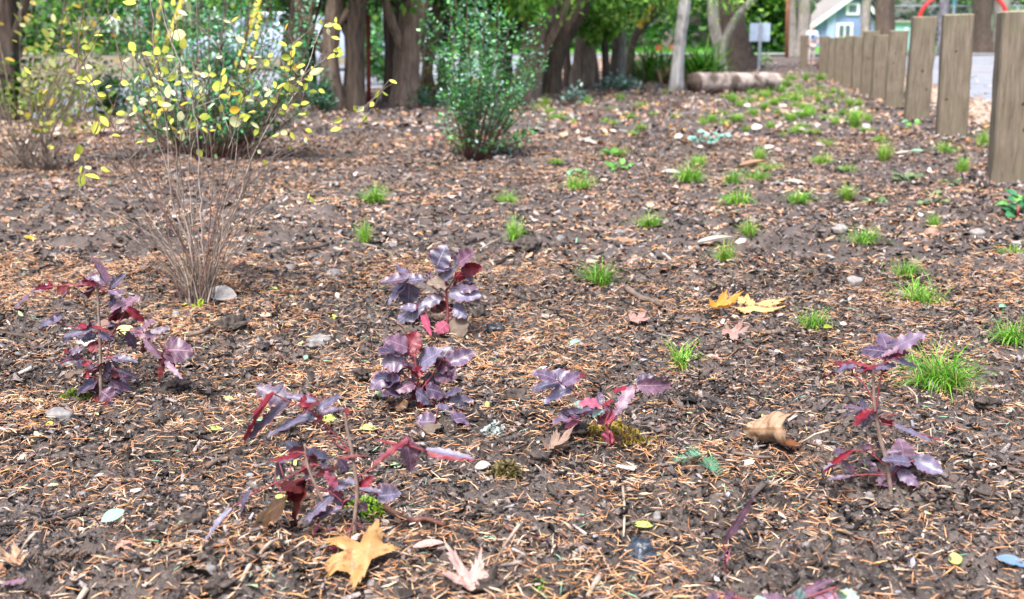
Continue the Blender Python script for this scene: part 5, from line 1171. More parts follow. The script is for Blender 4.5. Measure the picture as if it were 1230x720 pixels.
# F: tall one on the right
t, g = grape('tall thin-stemmed purple seedling beside the largest grass tuft on the right', (1072, 590), [([(1072, 590), (1066, 560), (1058, 530), (1053, 505), (1050, 485), (1049, 453), (1048, 436)], 'grape_stem', .0034), ([(1050, 485), (1040, 465), (1024, 448)], 'stalk', .0016), ([(1052, 495), (1056, 465), (1060, 440)], 'stalk', .0016)],
  [(1024, 443, 986, 450, 30, 'blue', 'r', .5), (1066, 421, 1113, 401, 26, 'purple', 'g', .3), (1068, 424, 1034, 414, 24, 'purple', 'r', .3), (1072, 432, 1105, 437, 13, 'purple', 'g', 0), (1062, 433, 1096, 421, 14, 'purple', 'g', -.2), (1047, 441, 1017, 431, 8, 'red'), (1033, 446, 1060, 439, 9, 'red'),
   (1056, 444, 1030, 442, 12, 'purple'), (1050, 442, 1078, 438, 12, 'blue'), (1080, 418, 1058, 428, 12, 'violet'), (1040, 494, 1006, 497, 10, 'blue'), (1038, 492, 1012, 488, 8, 'purple'), (1046, 494, 1031, 514, 20, 'red', 'r', .8), (1050, 497, 1060, 492, 9, 'purple'), (1056, 500, 1079, 498, 3, 'red'),
   (1074, 511, 1122, 527, 11, 'blue', 'g', -.2), (1120, 526, 1134, 530, 4, 'red'), (1085, 550, 1085, 527, 24, 'violet', 'r', .1), (1097, 552, 1133, 569, 20, 'blue', 'r', .1), (1093, 556, 1061, 550, 15, 'blue', 'r', 0), (1079, 566, 1107, 581, 15, 'purple', 'r', .2), (1076, 574, 1053, 584, 18, 'violet', 'r', 0),
   (1024, 541, 986, 567, 10, 'red'), (1020, 547, 988, 562, 9, 'blue'), (1022, 572, 992, 576, 8, 'purple'), (1046, 540, 1030, 535, 10, 'violet'), (1052, 560, 1030, 553, 10, 'purple'), (1064, 545, 1084, 540, 9, 'purple')], seed=1)
rachis(t, g, [(1053, 508), (1078, 513), (1120, 526)]); rachis(t, g, [(1066, 562), (1045, 545), (1022, 542), (1000, 556)]); rachis(t, g, [(1068, 572), (1048, 570), (1020, 572)]); rachis(t, g, [(1068, 575), (1082, 560), (1098, 553)])
# A: left
t, g = grape('spreading spiny purple seedling at the far left below the twiggy shrub', (121, 480), [([(121, 480), (121, 459), (120, 407), (118, 366), (117, 338)], 'grape_stem', .0036), ([(120, 420), (136, 400), (150, 375), (160, 365)], 'stalk', .0018), ([(121, 445), (128, 430), (134, 400)], 'stalk', .0016)],
  [(128, 342, 113, 307, 24, 'violet', 'g', .9), (133, 346, 148, 329, 14, 'blue'), (117, 342, 97, 338, 10, 'red'), (112, 346, 88, 354, 18, 'blue', 'g', .5), (81, 348, 67, 364, 20, 'blue', 'g', .6), (60, 346, 42, 346, 11, 'red'), (58, 343, 44, 350, 12, 'blue'), (42, 348, 18, 372, 15, 'purple', 'g', .7), (104, 340, 96, 330, 9, 'red'), (130, 350, 146, 356, 10, 'purple'), (100, 344, 110, 334, 10, 'purple'),
   (134, 373, 170, 357, 20, 'violet', 'g', .4), (152, 370, 176, 387, 9, 'red', 'r', .2), (130, 384, 162, 376, 14, 'darkred'), (125, 392, 164, 390, 12, 'purple'), (112, 395, 74, 404, 14, 'blue'), (74, 382, 46, 392, 13, 'blue'), (60, 380, 76, 390, 9, 'purple'), (104, 394, 92, 388, 11, 'red'), (108, 392, 133, 398, 6, 'red'), (138, 396, 152, 402, 7, 'red'), (90, 400, 70, 412, 12, 'blue'),
   (156, 396, 190, 407, 15, 'violet'), (176, 402, 204, 392, 11, 'purple'), (170, 394, 187, 384, 14, 'violet'), (174, 406, 192, 432, 13, 'violet'), (196, 421, 230, 419, 27, 'violet', 'r', .6), (195, 431, 218, 454, 9, 'violet'), (130, 432, 101, 446, 26, 'blue', 'g', .3), (100, 428, 66, 437, 12, 'blue'), (134, 430, 166, 434, 14, 'blue'), (103, 446, 70, 464, 16, 'dryleaf', 'r'), (143, 445, 168, 456, 12, 'purple'), (117, 459, 90, 472, 21, 'purple', 'r'),
   (133, 456, 162, 467, 14, 'violet', 'r'), (122, 470, 139, 483, 18, 'violet', 'r', .3), (114, 473, 121, 495, 20, 'darkred', 'r', .3), (118, 419, 106, 412, 14, 'red', 'r'), (106, 440, 98, 434, 9, 'red'), (108, 452, 98, 450, 10, 'red'), (130, 448, 155, 446, 14, 'darkred', 'r'), (84, 424, 96, 418, 12, 'purple'), (140, 430, 150, 436, 8, 'red'), (80, 420, 78, 426, 8, 'red'), (118, 402, 140, 407, 14, 'blue'), (110, 408, 90, 402, 12, 'blue')], seed=2)
rachis(t, g, [(118, 344), (90, 342), (60, 345), (36, 350)]); rachis(t, g, [(120, 400), (95, 396), (60, 384)]); rachis(t, g, [(120, 412), (150, 398), (180, 404), (205, 424)]); rachis(t, g, [(121, 440), (95, 430), (72, 436)])
# B: front
t, g = grape('nearest purple seedling with large dark red leaves above the golden maple leaf', (428, 648), [([(428, 648), (426, 628), (429, 590), (424, 550), (417, 515), (415, 496)], 'grape_stem', .0032), ([(389, 604), (380, 585), (370, 560), (366, 534)], 'grape_stem', .0024), ([(424, 545), (402, 522), (380, 500)], 'stalk', .0013)],
  [(330, 473, 284, 530, 25, 'red', 'g', .5), (347, 482, 296, 528, 18, 'blue', 'g', .2), (379, 498, 319, 522, 24, 'blue', 'g', .4), (380, 482, 342, 474, 12, 'blue'), (331, 473, 340, 461, 9, 'blue'), (361, 486, 384, 475, 14, 'red', 'r'), (366, 496, 376, 480, 14, 'darkred', 'r'), (380, 492, 411, 473, 14, 'blue'), (384, 496, 414, 490, 11, 'purple'), (388, 500, 376, 508, 9, 'red'),
   (361, 546, 324, 553, 7, 'red'), (348, 545, 370, 540, 11, 'darkred', 'r'), (368, 546, 394, 554, 18, 'blue', 'r'), (406, 551, 442, 547, 8, 'darkred'), (380, 572, 408, 560, 14, 'darkred'), (362, 562, 378, 556, 9, 'darkred'), (400, 575, 424, 571, 8, 'bronze'), (385, 560, 398, 562, 12, 'purple'), (396, 588, 430, 573, 17, 'blue', 'g', .1), (400, 594, 362, 624, 22, 'blue', 'g', .4), (411, 611, 368, 623, 16, 'purple'), (398, 600, 420, 606, 14, 'blue'),
   (343, 602, 289, 632, 36, 'bronze', 'r', .3), (368, 578, 348, 628, 34, 'darkred', 'r', .6), (366, 584, 340, 580, 18, 'darkred', 'r'), (302, 590, 283, 622, 18, 'blue', 'g', .3), (279, 611, 243, 648, 14, 'blue', 'g', .2), (432, 588, 460, 590, 11, 'blue'), (455, 596, 484, 593, 18, 'blue', 'r', .2), (460, 592, 446, 586, 9, 'purple'),
   (491, 527, 447, 559, 13, 'red', 'g', .3), (482, 536, 450, 528, 5, 'red'), (486, 531, 510, 542, 6, 'red'), (512, 545, 572, 553, 13, 'red', 'g', .2), (512, 540, 571, 550, 13, 'blue', 'g', -.2), (418, 652, 391, 662, 9, 'red', 'r'), (398, 650, 391, 668, 10, 'pink', 'r'), (378, 642, 384, 628, 8, 'pink'), (432, 605, 440, 612, 9, 'violet', 'r'), (434, 634, 440, 628, 8, 'violet'), (420, 600, 436, 594, 10, 'purple'), (335, 556, 362, 548, 7, 'purple'), (404, 585, 390, 566, 14, 'pink'), (418, 498, 414, 490, 8, 'red')], seed=3)
rachis(t, g, [(424, 545), (400, 530), (382, 500), (350, 484), (330, 474)], .0012); rachis(t, g, [(427, 575), (450, 560), (482, 536), (512, 542)], .0012); rachis(t, g, [(369, 560), (350, 572), (310, 590), (282, 608)], .0012); rachis(t, g, [(429, 585), (445, 590), (462, 594)], .0012); rachis(t, g, [(380, 585), (398, 592), (412, 604)], .0012)
# C: upper middle
t, g = grape('bluish purple seedling with one bright red oval leaf in the upper middle', (534, 402), [([(534, 402), (538, 378), (537, 360), (536, 344), (536, 325)], 'stalk', .0034), ([(536, 350), (546, 335), (558, 322)], 'stalk', .0018), ([(537, 360), (520, 345), (505, 338)], 'stalk', .0016)],
  [(525, 320, 532, 298, 24, 'blue', 'r', .2), (543, 320, 523, 325, 10, 'blue', 'r'), (551, 316, 572, 302, 18, 'violet', 'r', .2), (554, 325, 578, 319, 15, 'red', 'r', .9), (546, 331, 561, 334, 9, 'red', 'r', .9), (533, 336, 549, 324, 12, 'blue', 'r'), (491, 334, 457, 341, 13, 'purple', 'r'), (489, 338, 513, 333, 14, 'blue', 'r'), (488, 339, 470, 368, 16, 'blue', 'r', .3), (537, 342, 514, 338, 15, 'dryleaf', 'r'), (540, 353, 579, 356, 18, 'blue', 'r', .2), (552, 348, 573, 343, 11, 'purple', 'r'),
   (510, 363, 471, 388, 20, 'blue', 'r', .2), (529, 358, 503, 366, 12, 'blue', 'r'), (545, 371, 561, 378, 14, 'blue', 'r'), (508, 376, 517, 402, 8, 'pink', 'r'), (537, 388, 527, 396, 14, 'pink', 'r'), (544, 383, 557, 401, 24, 'dryleaf', 'r'), (520, 355, 535, 368, 14, 'darkred', 'r'), (516, 330, 510, 326, 8, 'red'), (545, 345, 550, 338, 8, 'red'), (563, 334, 570, 333, 5, 'red'), (500, 372, 480, 368, 12, 'blue', 'r'), (538, 366, 520, 376, 12, 'darkred', 'r')], seed=4)
rachis(t, g, [(537, 352), (515, 340), (490, 335), (470, 338)]); rachis(t, g, [(537, 362), (520, 360), (500, 366)]); rachis(t, g, [(536, 330), (530, 318), (528, 308)])
# D: dense one
r_ = random.Random(8)
L = [(488, 426, 502, 397, 22, 'red', 'r', .2), (486, 425, 456, 419, 26, 'purple', 'r', .2), (489, 418, 465, 406, 20, 'violet', 'r'), (484, 436, 460, 432, 22, 'purple', 'r'), (468, 448, 445, 464, 24, 'purple', 'r', .2), (480, 458, 456, 472, 20, 'purple', 'r'), (505, 438, 526, 421, 26, 'blue', 'r', .1), (526, 441, 539, 415, 24, 'purple', 'r', .4), (541, 436, 571, 423, 18, 'purple', 'r', .2), (524, 447, 550, 456, 26, 'violet', 'r'), (536, 434, 548, 450, 22, 'violet', 'r', .3), (495, 450, 512, 442, 10, 'red', 'r', .5), (497, 461, 476, 466, 16, 'violet', 'r'),
     (512, 467, 538, 471, 18, 'purple', 'r'), (500, 470, 522, 482, 18, 'blue', 'r'), (484, 474, 458, 478, 16, 'purple', 'r'), (536, 476, 557, 470, 12, 'blue', 'r'), (540, 486, 570, 482, 15, 'blue', 'r'), (523, 501, 545, 495, 24, 'blue', 'r', .3), (545, 505, 567, 496, 22, 'purple', 'r'), (523, 506, 500, 509, 19, 'purple', 'r'), (522, 510, 518, 524, 18, 'dryleaf', 'r'), (503, 480, 508, 492, 7, 'red', 'r'), (498, 448, 480, 440, 18, 'purple', 'r'), (510, 454, 528, 462, 18, 'purple', 'r'), (470, 455, 452, 452, 14, 'blue', 'r'), (493, 466, 500, 478, 18, 'violet', 'r'), (494, 432, 506, 440, 12, 'violet', 'r'), (502, 420, 510, 416, 9, 'red', 'r'), (530, 480, 520, 492, 16, 'dryleaf', 'r'), (486, 480, 476, 492, 14, 'bronze', 'r'), (538, 488, 536, 503, 16, 'dryleaf', 'r')]
t, g = grape('dense cabbage-like purple seedling with broad wavy leaves in the centre', (508, 492), [([(508, 492), (504, 470), (500, 445), (498, 425)], 'stalk', .0035), ([(504, 470), (520, 450), (532, 430)], 'stalk', .002), ([(506, 480), (525, 485), (545, 492)], 'stalk', .002), ([(503, 465), (485, 450), (470, 445)], 'stalk', .002)], L, seed=5, spread=.05)
# E
t, g = grape('sprawling seedling with pink-red base rising from golden moss', (731, 536), [([(731, 536), (730, 520), (728, 506), (736, 490)], 'stalk', .0028), ([(731, 515), (745, 485), (768, 463)], 'stalk', .0015), ([(729, 510), (708, 488), (688, 470), (674, 461)], 'stalk', .0013)],
  [(671, 460, 635, 463, 15, 'blue', 'r', .1), (668, 457, 645, 442, 18, 'purple', 'r', .2), (687, 466, 652, 482, 16, 'blue', 'r', .2), (676, 462, 698, 450, 13, 'purple', 'r', .1), (697, 452, 703, 449, 6, 'red', 'r'), (765, 463, 809, 464, 26, 'violet', 'g', .5), (761, 464, 738, 500, 20, 'violet', 'g', .1), (757, 486, 748, 480, 12, 'purple', 'r'), (727, 494, 676, 489, 18, 'blue', 'g', .2), (720, 486, 700, 480, 14, 'pink', 'r', .1), (724, 487, 737, 480, 8, 'red'), (731, 490, 728, 484, 7, 'red'),
   (695, 500, 664, 512, 18, 'purple', 'r', .2), (694, 502, 680, 512, 10, 'pink', 'r'), (740, 500, 714, 507, 14, 'pink', 'r'), (735, 520, 722, 537, 14, 'pink', 'r'), (731, 522, 738, 536, 12, 'red', 'r'), (722, 492, 712, 500, 10, 'mint', 'r'), (700, 488, 690, 484, 9, 'mint', 'r'), (719, 497, 720, 504, 6, 'red')], seed=6)
# G: thin leaf, lower right
t, g = grape('single narrow upright purple leaf in the foreground right of centre', (871, 690), [([(871, 690), (871, 672), (869, 655)], 'stalk', .0014)], [(869, 652, 908, 600, 15, 'violet', 'g', .9), (874, 662, 858, 680, 8, 'purple', 'g', .5), (873, 676, 877, 660, 3, 'pink')], seed=7)
# J: at the bottom edge, very near
Yj = 1.17; gj = Vector((P(950, 760, Yj).x, Yj, Hs(P(950, 760, Yj).x, Yj)))
t, g = grape('blurred purple and mint leaves poking in at the bottom edge of the frame', None, [([(950, 760), (948, 740), (950, 715)], 'grape_stem', .003), ([(950, 725), (985, 712), (1005, 705)], 'stalk', .0015), ([(950, 735), (900, 722), (860, 712)], 'stalk', .0015)],
  [(948, 721, 1002, 695, 16, 'violet', 'g', .2), (950, 725, 915, 715, 18, 'violet', 'g', .2), (1004, 721, 972, 709, 26, 'purple', 'g', .2), (1000, 731, 985, 709, 28, 'violet', 'r'), (1005, 717, 1034, 731, 28, 'mint', 'r', .2), (965, 725, 950, 715, 20, 'mint', 'r'), (862, 721, 838, 733, 22, 'purple', 'r'), (870, 715, 900, 731, 18, 'violet', 'r'), (930, 731, 905, 721, 16, 'mint', 'r'), (1008, 709, 1024, 712, 11, 'lime', 'r')], seed=8, loc=gj)
# purple leaf bits at left bottom edge
t, g = grape('small purple leaf tip at the bottom left corner', (6, 708), [([(6, 708), (8, 702)], 'stalk', .001)], [(2, 704, 30, 694, 10, 'violet')], seed=9)

for nm, (ps, As, t, g) in JOIN.items():
    for A in As:
        q = min(ps, key=lambda p: (p - A).length + max(0, p.z - A.z) * .5); d_ = (q - A).length
        if d_ > .003:
            b = MB(); mid = (q + A) / 2 + Vector((0, 0, d_ * .12)); b.tube(smooth_path([q - g, mid - g, A - g], 2), .0008, 5); link('leaf_stalk', b.mesh('leaf_stalk'), MT['stalk'], t)
# ================================================================== FALLEN LEAVES
def rolled_mesh():
    V, uv, Fc = [], [], []; nu, nv = 26, 22; r_ = random.Random(3)
    for i in range(nu + 1):
        u = i / nu; th = -1.75 + 3.9 * u
        for j in range(nv + 1):
            t = j / nv; ext = .5 * (1 - .45 * abs(u - .45) ** 1.3) * (1 + .10 * math.sin(u * 19) + .06 * math.sin(u * 43))
            x = (t - .5) * 2 * ext; rr = (.28 + .10 * (t - .5)) * (1 - .3 * max(0, u - .6) * 2) + .035 * math.sin(t * 7 + u * 5) + .018 * math.sin(t * 15 + u * 6) + .02 * math.sin(u * 14 + t * 4) + .012 * math.sin(t * 31 - u * 9)
            V.append((x, -rr * math.cos(th) + .04 * math.sin(x * 6), .27 + rr * math.sin(th) * 1.0 + .05 * x)); uv.append((t, u))
    for i in range(nu):
        for j in range(nv):
            a = i * (nv + 1) + j; Fc.append((a, a + 1, a + nv + 2, a + nv + 1))
    return npmesh('curled_leaf', V, Fc, smooth=True, uv=uv, col=np.zeros((len(V), 3)))
ROLLED = rolled_mesh()
MP = {'flat': maple_mesh('maple_leaf', .12, .05, 1), 'curl': maple_mesh('maple_leaf', .55, .10, 2, fold=.1), 'cup': maple_mesh('maple_leaf', .95, .12, 3, bend=.3, fold=.25), 'fold': maple_mesh('maple_leaf', .2, .08, 4, bend=.7, fold=.5), 'down': maple_mesh('maple_leaf', -.45, .09, 5, bend=-.2), 'rolled': ROLLED, 'scrap': maple_mesh('maple_leaf', .3, .16, 6, lobes=((0, 1), (75, .7), (-60, .8), (150, .5)), notch=.5)}
def fallen(px, py, w, mat, shape, lab, yaw=0, tilt=0, roll=0, sy=1, stalk=None, name='fallen_leaf', lift=.004, group=None, cat='leaf', simple_=False):
    """leaf about w pixels wide lying at a pixel; tilt raises it towards the camera"""
    g = G(px, py); L = w * g.y / F * .55
    if simple_:
        me = {'oval': OVAL[0], 'round': ROUNDOVAL[0], 'oval2': OVAL[1], 'round2': ROUNDOVAL[1]}[shape]; L *= 1.85
    else: me = MP[shape]
    M = Matrix.Translation(g + Vector((0, 0, lift + abs(math.sin(tilt)) * L * .35))) @ Matrix.Rotation(tilt, 4, 'X') @ Matrix.Rotation(roll, 4, 'Y') @ Matrix.Rotation(yaw, 4, 'Z') @ Matrix.Diagonal((L, L * sy, L, 1))
    if simple_: M = M @ Matrix.Translation((-.5, 0, 0))
    if stalk:
        t = empty(name, g, lab, cat, group); link('leaf_blade', withmat(me, MT[mat]), None, t, M)
        b = MB(); A = P(*stalk[0], g.y); B = P(*stalk[1], g.y)
        for q in (A, B): q.z = max(q.z, Hs(q.x, q.y) + .003)
        b.tube([A - g, (A + B) / 2 - g + Vector((0, 0, .004)), B - g], [.0016, .0013, .002], 6); link('leaf_stalk', b.mesh('leaf_stalk'), MT['pale_stick'], t)
    else:
        o = link(name, withmat(me, MT[mat]), None, None, M); tag(o, lab, cat, group)
fallen(440, 700, 140, 'maple_gold', 'down', 'pale golden maple leaf with pointed lobes at the foot of the nearest purple seedling', 2.45, R(22), .1, 1, ((440, 690), (430, 716)), lift=.030)
fallen(894, 378, 112, 'maple_orange', 'flat', 'bright yellow-orange curled leaf lying alone in the right middle', .4, R(2), 0, .8, lift=.012)
fallen(862, 378, 56, 'maple_orange', 'curl', 'smaller golden leaf curled against the left of the bright orange one', .2, R(20), 0, .6, lift=.01)
fallen(934, 538, 120, 'curled', 'rolled', 'tan brown curled-up leaf standing like a cup in the right foreground', -.9, -.1, -.2, 1.15, ((962, 532), (995, 517)), lift=.004)
fallen(568, 716, 96, 'maple_pink', 'curl', 'pinkish maple leaf with pale stalk at the bottom centre', 2.3, R(8), 0, .9, ((593, 680), (624, 630)), lift=.012)
fallen(664, 548, 62, 'maple_brown', 'curl', 'dry brown shrivelled leaf left of the golden moss', .6, R(14), 0, .55, lift=.008)
fallen(762, 394, 52, 'maple_pink', 'flat', 'flat pinkish maple leaf above the grass tuft in the middle', .9, R(10), 0, .7, lift=.01)
fallen(876, 410, 52, 'maple_pink', 'fold', 'folded pale pink leaf below the bright orange leaf', -.5, R(12), 0, .45, lift=.01)
fallen(852, 430, 40, 'maple_pink', 'down', 'dull pink leaf right of the middle grass tuft', .3, R(6), 0, .8)
fallen(630, 413, 30, 'maple_pink', 'scrap', 'small pink leaf scrap right of the dense purple seedling', .4, R(14), 0, .8)
fallen(266, 361, 42, 'cream', 'oval', 'pale cream oval leaf leaning at the foot of the twiggy shrub', -.25, R(20), 0, 1.5, simple_=True)
fallen(138, 412, 46, 'maple_brown', 'oval2', 'brown leaf held among the spiny purple leaves on the left', .2, R(20), 0, 1.1, simple_=True, lift=.03)
fallen(101, 426, 40, 'cream', 'scrap', 'crumpled cream leaf under the left purple seedling', .2, R(20), 0, .7, lift=.02)
fallen(152, 416, 22, 'lime', 'round', 'round lime green leaf among the left purple seedling', .2, R(30), 0, 1.3, simple_=True, lift=.03)
fallen(145, 659, 44, 'maple_red', 'down', 'reddish brown leaf below the green leaf at lower left', .4, R(16), 0, .7)
fallen(137, 634, 30, 'green_leaf', 'oval', 'single mint green oval leaf at lower left', .7, R(30), 0, 1.3, simple_=True, lift=.012)
fallen(22, 684, 66, 'maple_tan', 'curl', 'tan curled leaf at the bottom left corner', 2.8, R(16), 0, .6, ((20, 672), (42, 640)))
fallen(172, 708, 24, 'cream', 'scrap', 'bluish white torn leaf scrap at the bottom left', 0, R(10), 0, .8)
fallen(515, 666, 40, 'maple_pink', 'oval2', 'narrow mauve leaf above the pinkish maple leaf', 0, R(10), 0, 1, simple_=True)
fallen(494, 704, 30, 'maple_brown', 'scrap', 'greyish brown crumpled leaf left of the pinkish maple leaf', 0, R(10), 0, .7)
fallen(1216, 682, 40, 'steel_leaf', 'oval', 'steel blue narrow leaf at the right edge near the bottom', -.35, R(15), 0, 1, simple_=True)
fallen(1147, 680, 17, 'lime', 'round2', 'small lime green leaf scrap at lower right', .1, R(30), 0, 1.6, simple_=True)
fallen(340, 615, 26, 'lime', 'oval2', 'yellow-green curled leaf below the bronze leaf', -.7, R(20), 0, 1, simple_=True, lift=.012)
fallen(352, 568, 16, 'lime', 'oval', 'small lime leaf inside the nearest purple seedling', -.9, R(20), 0, 1.3, simple_=True, lift=.015)
fallen(396, 508, 20, 'lime', 'round', 'pale lime leaf under the top leaves of the nearest seedling', .2, R(15), 0, 1.3, simple_=True)
fallen(317, 509, 18, 'green_leaf', 'oval', 'pale green leaf between the two top leaves of the nearest seedling', .2, R(10), 0, 1, simple_=True)
fallen(258, 519, 18, 'lime', 'oval', 'lime leaf scrap left of the nearest purple seedling', .3, R(12), 0, 1.2, simple_=True)
fallen(442, 519, 20, 'lime', 'round', 'yellowish leaf right of the top of the nearest seedling', .1, R(12), 0, 1, simple_=True)
fallen(274, 486, 18, 'cream', 'scrap', 'curled cream scrap upper left of the nearest seedling', .1, R(20), 0, .7)
fallen(462, 634, 16, 'cream', 'round', 'white oval petal-like leaf right of the nearest seedling', -.9, R(20), 0, 1.2, simple_=True)
fallen(773, 638, 24, 'lime', 'round', 'pale yellow leaf scrap left of the dark blue clod', .1, R(12), 0, 1, simple_=True)
fallen(580, 567, 20, 'cream', 'round2', 'pale greenish leaf left of the olive moss clump', .1, R(20), 0, 1.3, simple_=True)
fallen(860, 296, 44, 'cream', 'oval2', 'white torn leaf beside the thin grass tuft', 0, R(8), 0, .8, simple_=True)
fallen(752, 293, 36, 'maple_tan', 'oval', 'tan and orange leaf in the middle distance', .1, R(8), 0, .9, simple_=True)
fallen(1190, 470, 34, 'maple_pink', 'scrap', 'pale pinkish leaf right of the largest grass tuft', .1, R(8), 0, .6)
fallen(807, 209, 26, 'cream', 'oval', 'white scrap of leaf left of a grass tuft in the distance', .1, R(10), 0, 1, simple_=True)
fallen(704, 172, 28, 'cream', 'oval', 'white leaf with a red edge in the distance', -.25, R(10), 0, 1, simple_=True)
fallen(690, 150, 20, 'maple_pink', 'round', 'pale pink blurred leaf above the white one with a red edge', 0, R(10), 0, 1, simple_=True)
fallen(905, 202, 34, 'maple_tan', 'oval2', 'cream curved leaf in the tuft cluster', .1, R(10), 0, 1, simple_=True)
fallen(956, 221, 28, 'cream', 'oval', 'white leaf below the dark hollow', -.2, R(8), 0, 1, simple_=True)
fallen(1086, 187, 20, 'cream', 'oval2', 'white leaf in front of the second post', -.1, R(8), 0, 1.2, simple_=True)
fallen(1104, 183, 20, 'green_leaf', 'oval', 'pale green leaf in front of the second post', .05, R(8), 0, 1, simple_=True)
fallen(540, 297, 0.1 + 20, 'maple_red', 'oval', 'reddish leaf above the upper middle seedling', .1, R(8), 0, .8, simple_=True) if False else None
fallen(34, 289, 26, 'gold', 'oval', 'ochre leaf at the left middle', -.2, R(8), 0, .8, simple_=True)
fallen(42, 187, 18, 'cream', 'oval', 'white scrap at the far left', 0, R(8), 0, .8, simple_=True)
fallen(72, 221, 24, 'maple_pink', 'oval', 'mauve leaf at the left behind the twigs', 0, R(8), 0, 1.2, simple_=True)
fallen(282, 318, 20, 'maple_red', 'scrap', 'reddish scrap right of the twiggy shrub foot', 0, R(14), 0, .7)
fallen(690, 415, 18, 'green_leaf', 'oval', 'tiny pale green leaf left of the pinkish maple leaf', .5, R(20), 0, .8, simple_=True)
fallen(510, 318, 0.1 + 10, 'yellow_pale', 'round', 'tiny round pale leaf left of the upper middle seedling', 0, R(30), 0, 1.3, simple_=True)
for k, (x, y, w, m_) in enumerate(((845, 100, 1, ''),)): pass
r_ = random.Random(44)
SM = [('yellow', 'small yellow oval leaf'), ('lime', 'small lime oval leaf'), ('cream', 'small white oval leaf'), ('green_leaf', 'small mint oval leaf')]
WHERE = [(60, 180, 'at the left behind the twiggy shrub'), (330, 350, 'right of the twiggy shrub'), (335, 421, 'right of the small stone near the twiggy shrub'), (368, 434, 'near the long thin twig'), (400, 385, 'beside the round stone'), (585, 490, 'right of the dense seedling'), (655, 383, 'in the centre of the bed'),
         (250, 398, 'under the cream oval leaf'), (222, 368, 'at the foot of the twiggy shrub, left side'), (275, 484, 'above the nearest seedling'), (218, 588, 'between the two left seedlings'), (478, 566, 'below the spiny red leaf'), (60, 515, 'at the lower left by a grey stone'), (64, 587, 'in the lower left litter'), (320, 382, 'near the dark clods in the left middle'),
         (1145, 447, 'inside the largest tuft'), (995, 397, 'beside the tuft right of the orange leaf'), (918, 505, 'above the cup-shaped leaf'), (845, 490, 'left above the cup-shaped leaf'), (1205, 372, 'near the right edge tuft')]
for k, (x, y, wh) in enumerate(WHERE):
    m_, l_ = SM[k % 4]; fallen(x, y, r_.uniform(10, 15), m_, 'oval' if k % 2 else 'round', l_ + ' ' + wh, r_.uniform(-1.5, 1.5), R(r_.uniform(5, 25)), 0, 1.1, simple_=True)
FARL2 = [('cream', 'pale'), ('maple_tan', 'tan'), ('maple_pink', 'pinkish'), ('maple_red', 'rust')]
for k in range(44):
    m_, l_ = FARL2[(k * 7) % 4 if k % 3 else 0]; y = r_.uniform(92, 190); x = r_.uniform(470, 760) if k % 2 else r_.uniform(800, 1080)
    if x > 980 and y < 130: x -= 120
    fallen(x, y, r_.uniform(7, 13), m_, r_.choice(['oval', 'round', 'round2']), f'small {l_} blurred fallen leaf ' + (zone(x, y) if x > 790 else ('near the foot of the cedar trunks' if y < 125 else 'right of the central shrub' if x > 620 else 'left of the central shrub, on open mulch') + (', farther back' if y < 150 else ', nearer')), r_.uniform(-3, 3), R(r_.uniform(5, 30)), 0, 1.5, simple_=True, group=('blurred fallen leaves between the log and the posts ' if x > 790 else 'blurred fallen leaves near the cedar trunks ') + l_, lift=.02)

# ================================================================== STONES, CLODS, STICKS
def lump(name, px, py, w, h, mat, lab, seed, cat='stone', rough=.2, sub=3, group=None, sink=.42):
    g = G(px, py); s = g.y / F; bm = bmesh.new(); bmesh.ops.create_icosphere(bm, subdivisions=sub, radius=1); r_ = random.Random(seed); ph = [r_.uniform(0, 6) for _ in range(6)]
    for v in bm.verts:
        c = v.co; k = 1 + rough * (math.sin(c.x * 2.3 + ph[0]) + math.sin(c.y * 2.7 + ph[1]) + math.sin(c.z * 2.5 + ph[2])) * .5 + rough * .45 * (math.sin(c.x * 6 + ph[3]) * math.cos(c.y * 7 + ph[4]) + math.sin(c.z * 8 + ph[5])) + r_.uniform(-.3, .3) * rough
        if cat != 'stone':
            k += .55 * (noise3.fractal(Vector(c) * 1.8 + Vector((seed, 0, 0)), 1, 2, 4) + .35 * noise3.cell(Vector(c) * 5 + Vector((seed, 3, 0))) - .2)
        v.co = Vector((c.x * w * s / 2 * k, c.y * w * s / 2 * k * .8, c.z * h * s / 2 * k * 1.15))
    me = bpy.data.meshes.new(name); bm.to_mesh(me); bm.free(); me.shade_smooth(); o = link(name, me, mat)
    o.location = g + Vector((0, 0, h * s / 2 * (1 - sink * 2) + .002)); o.rotation_euler.z = r_.uniform(0, 3); tag(o, lab, cat, group)
S1, S2, S3 = MT['stone'], MT['pale_stone'], MT['red_stone']
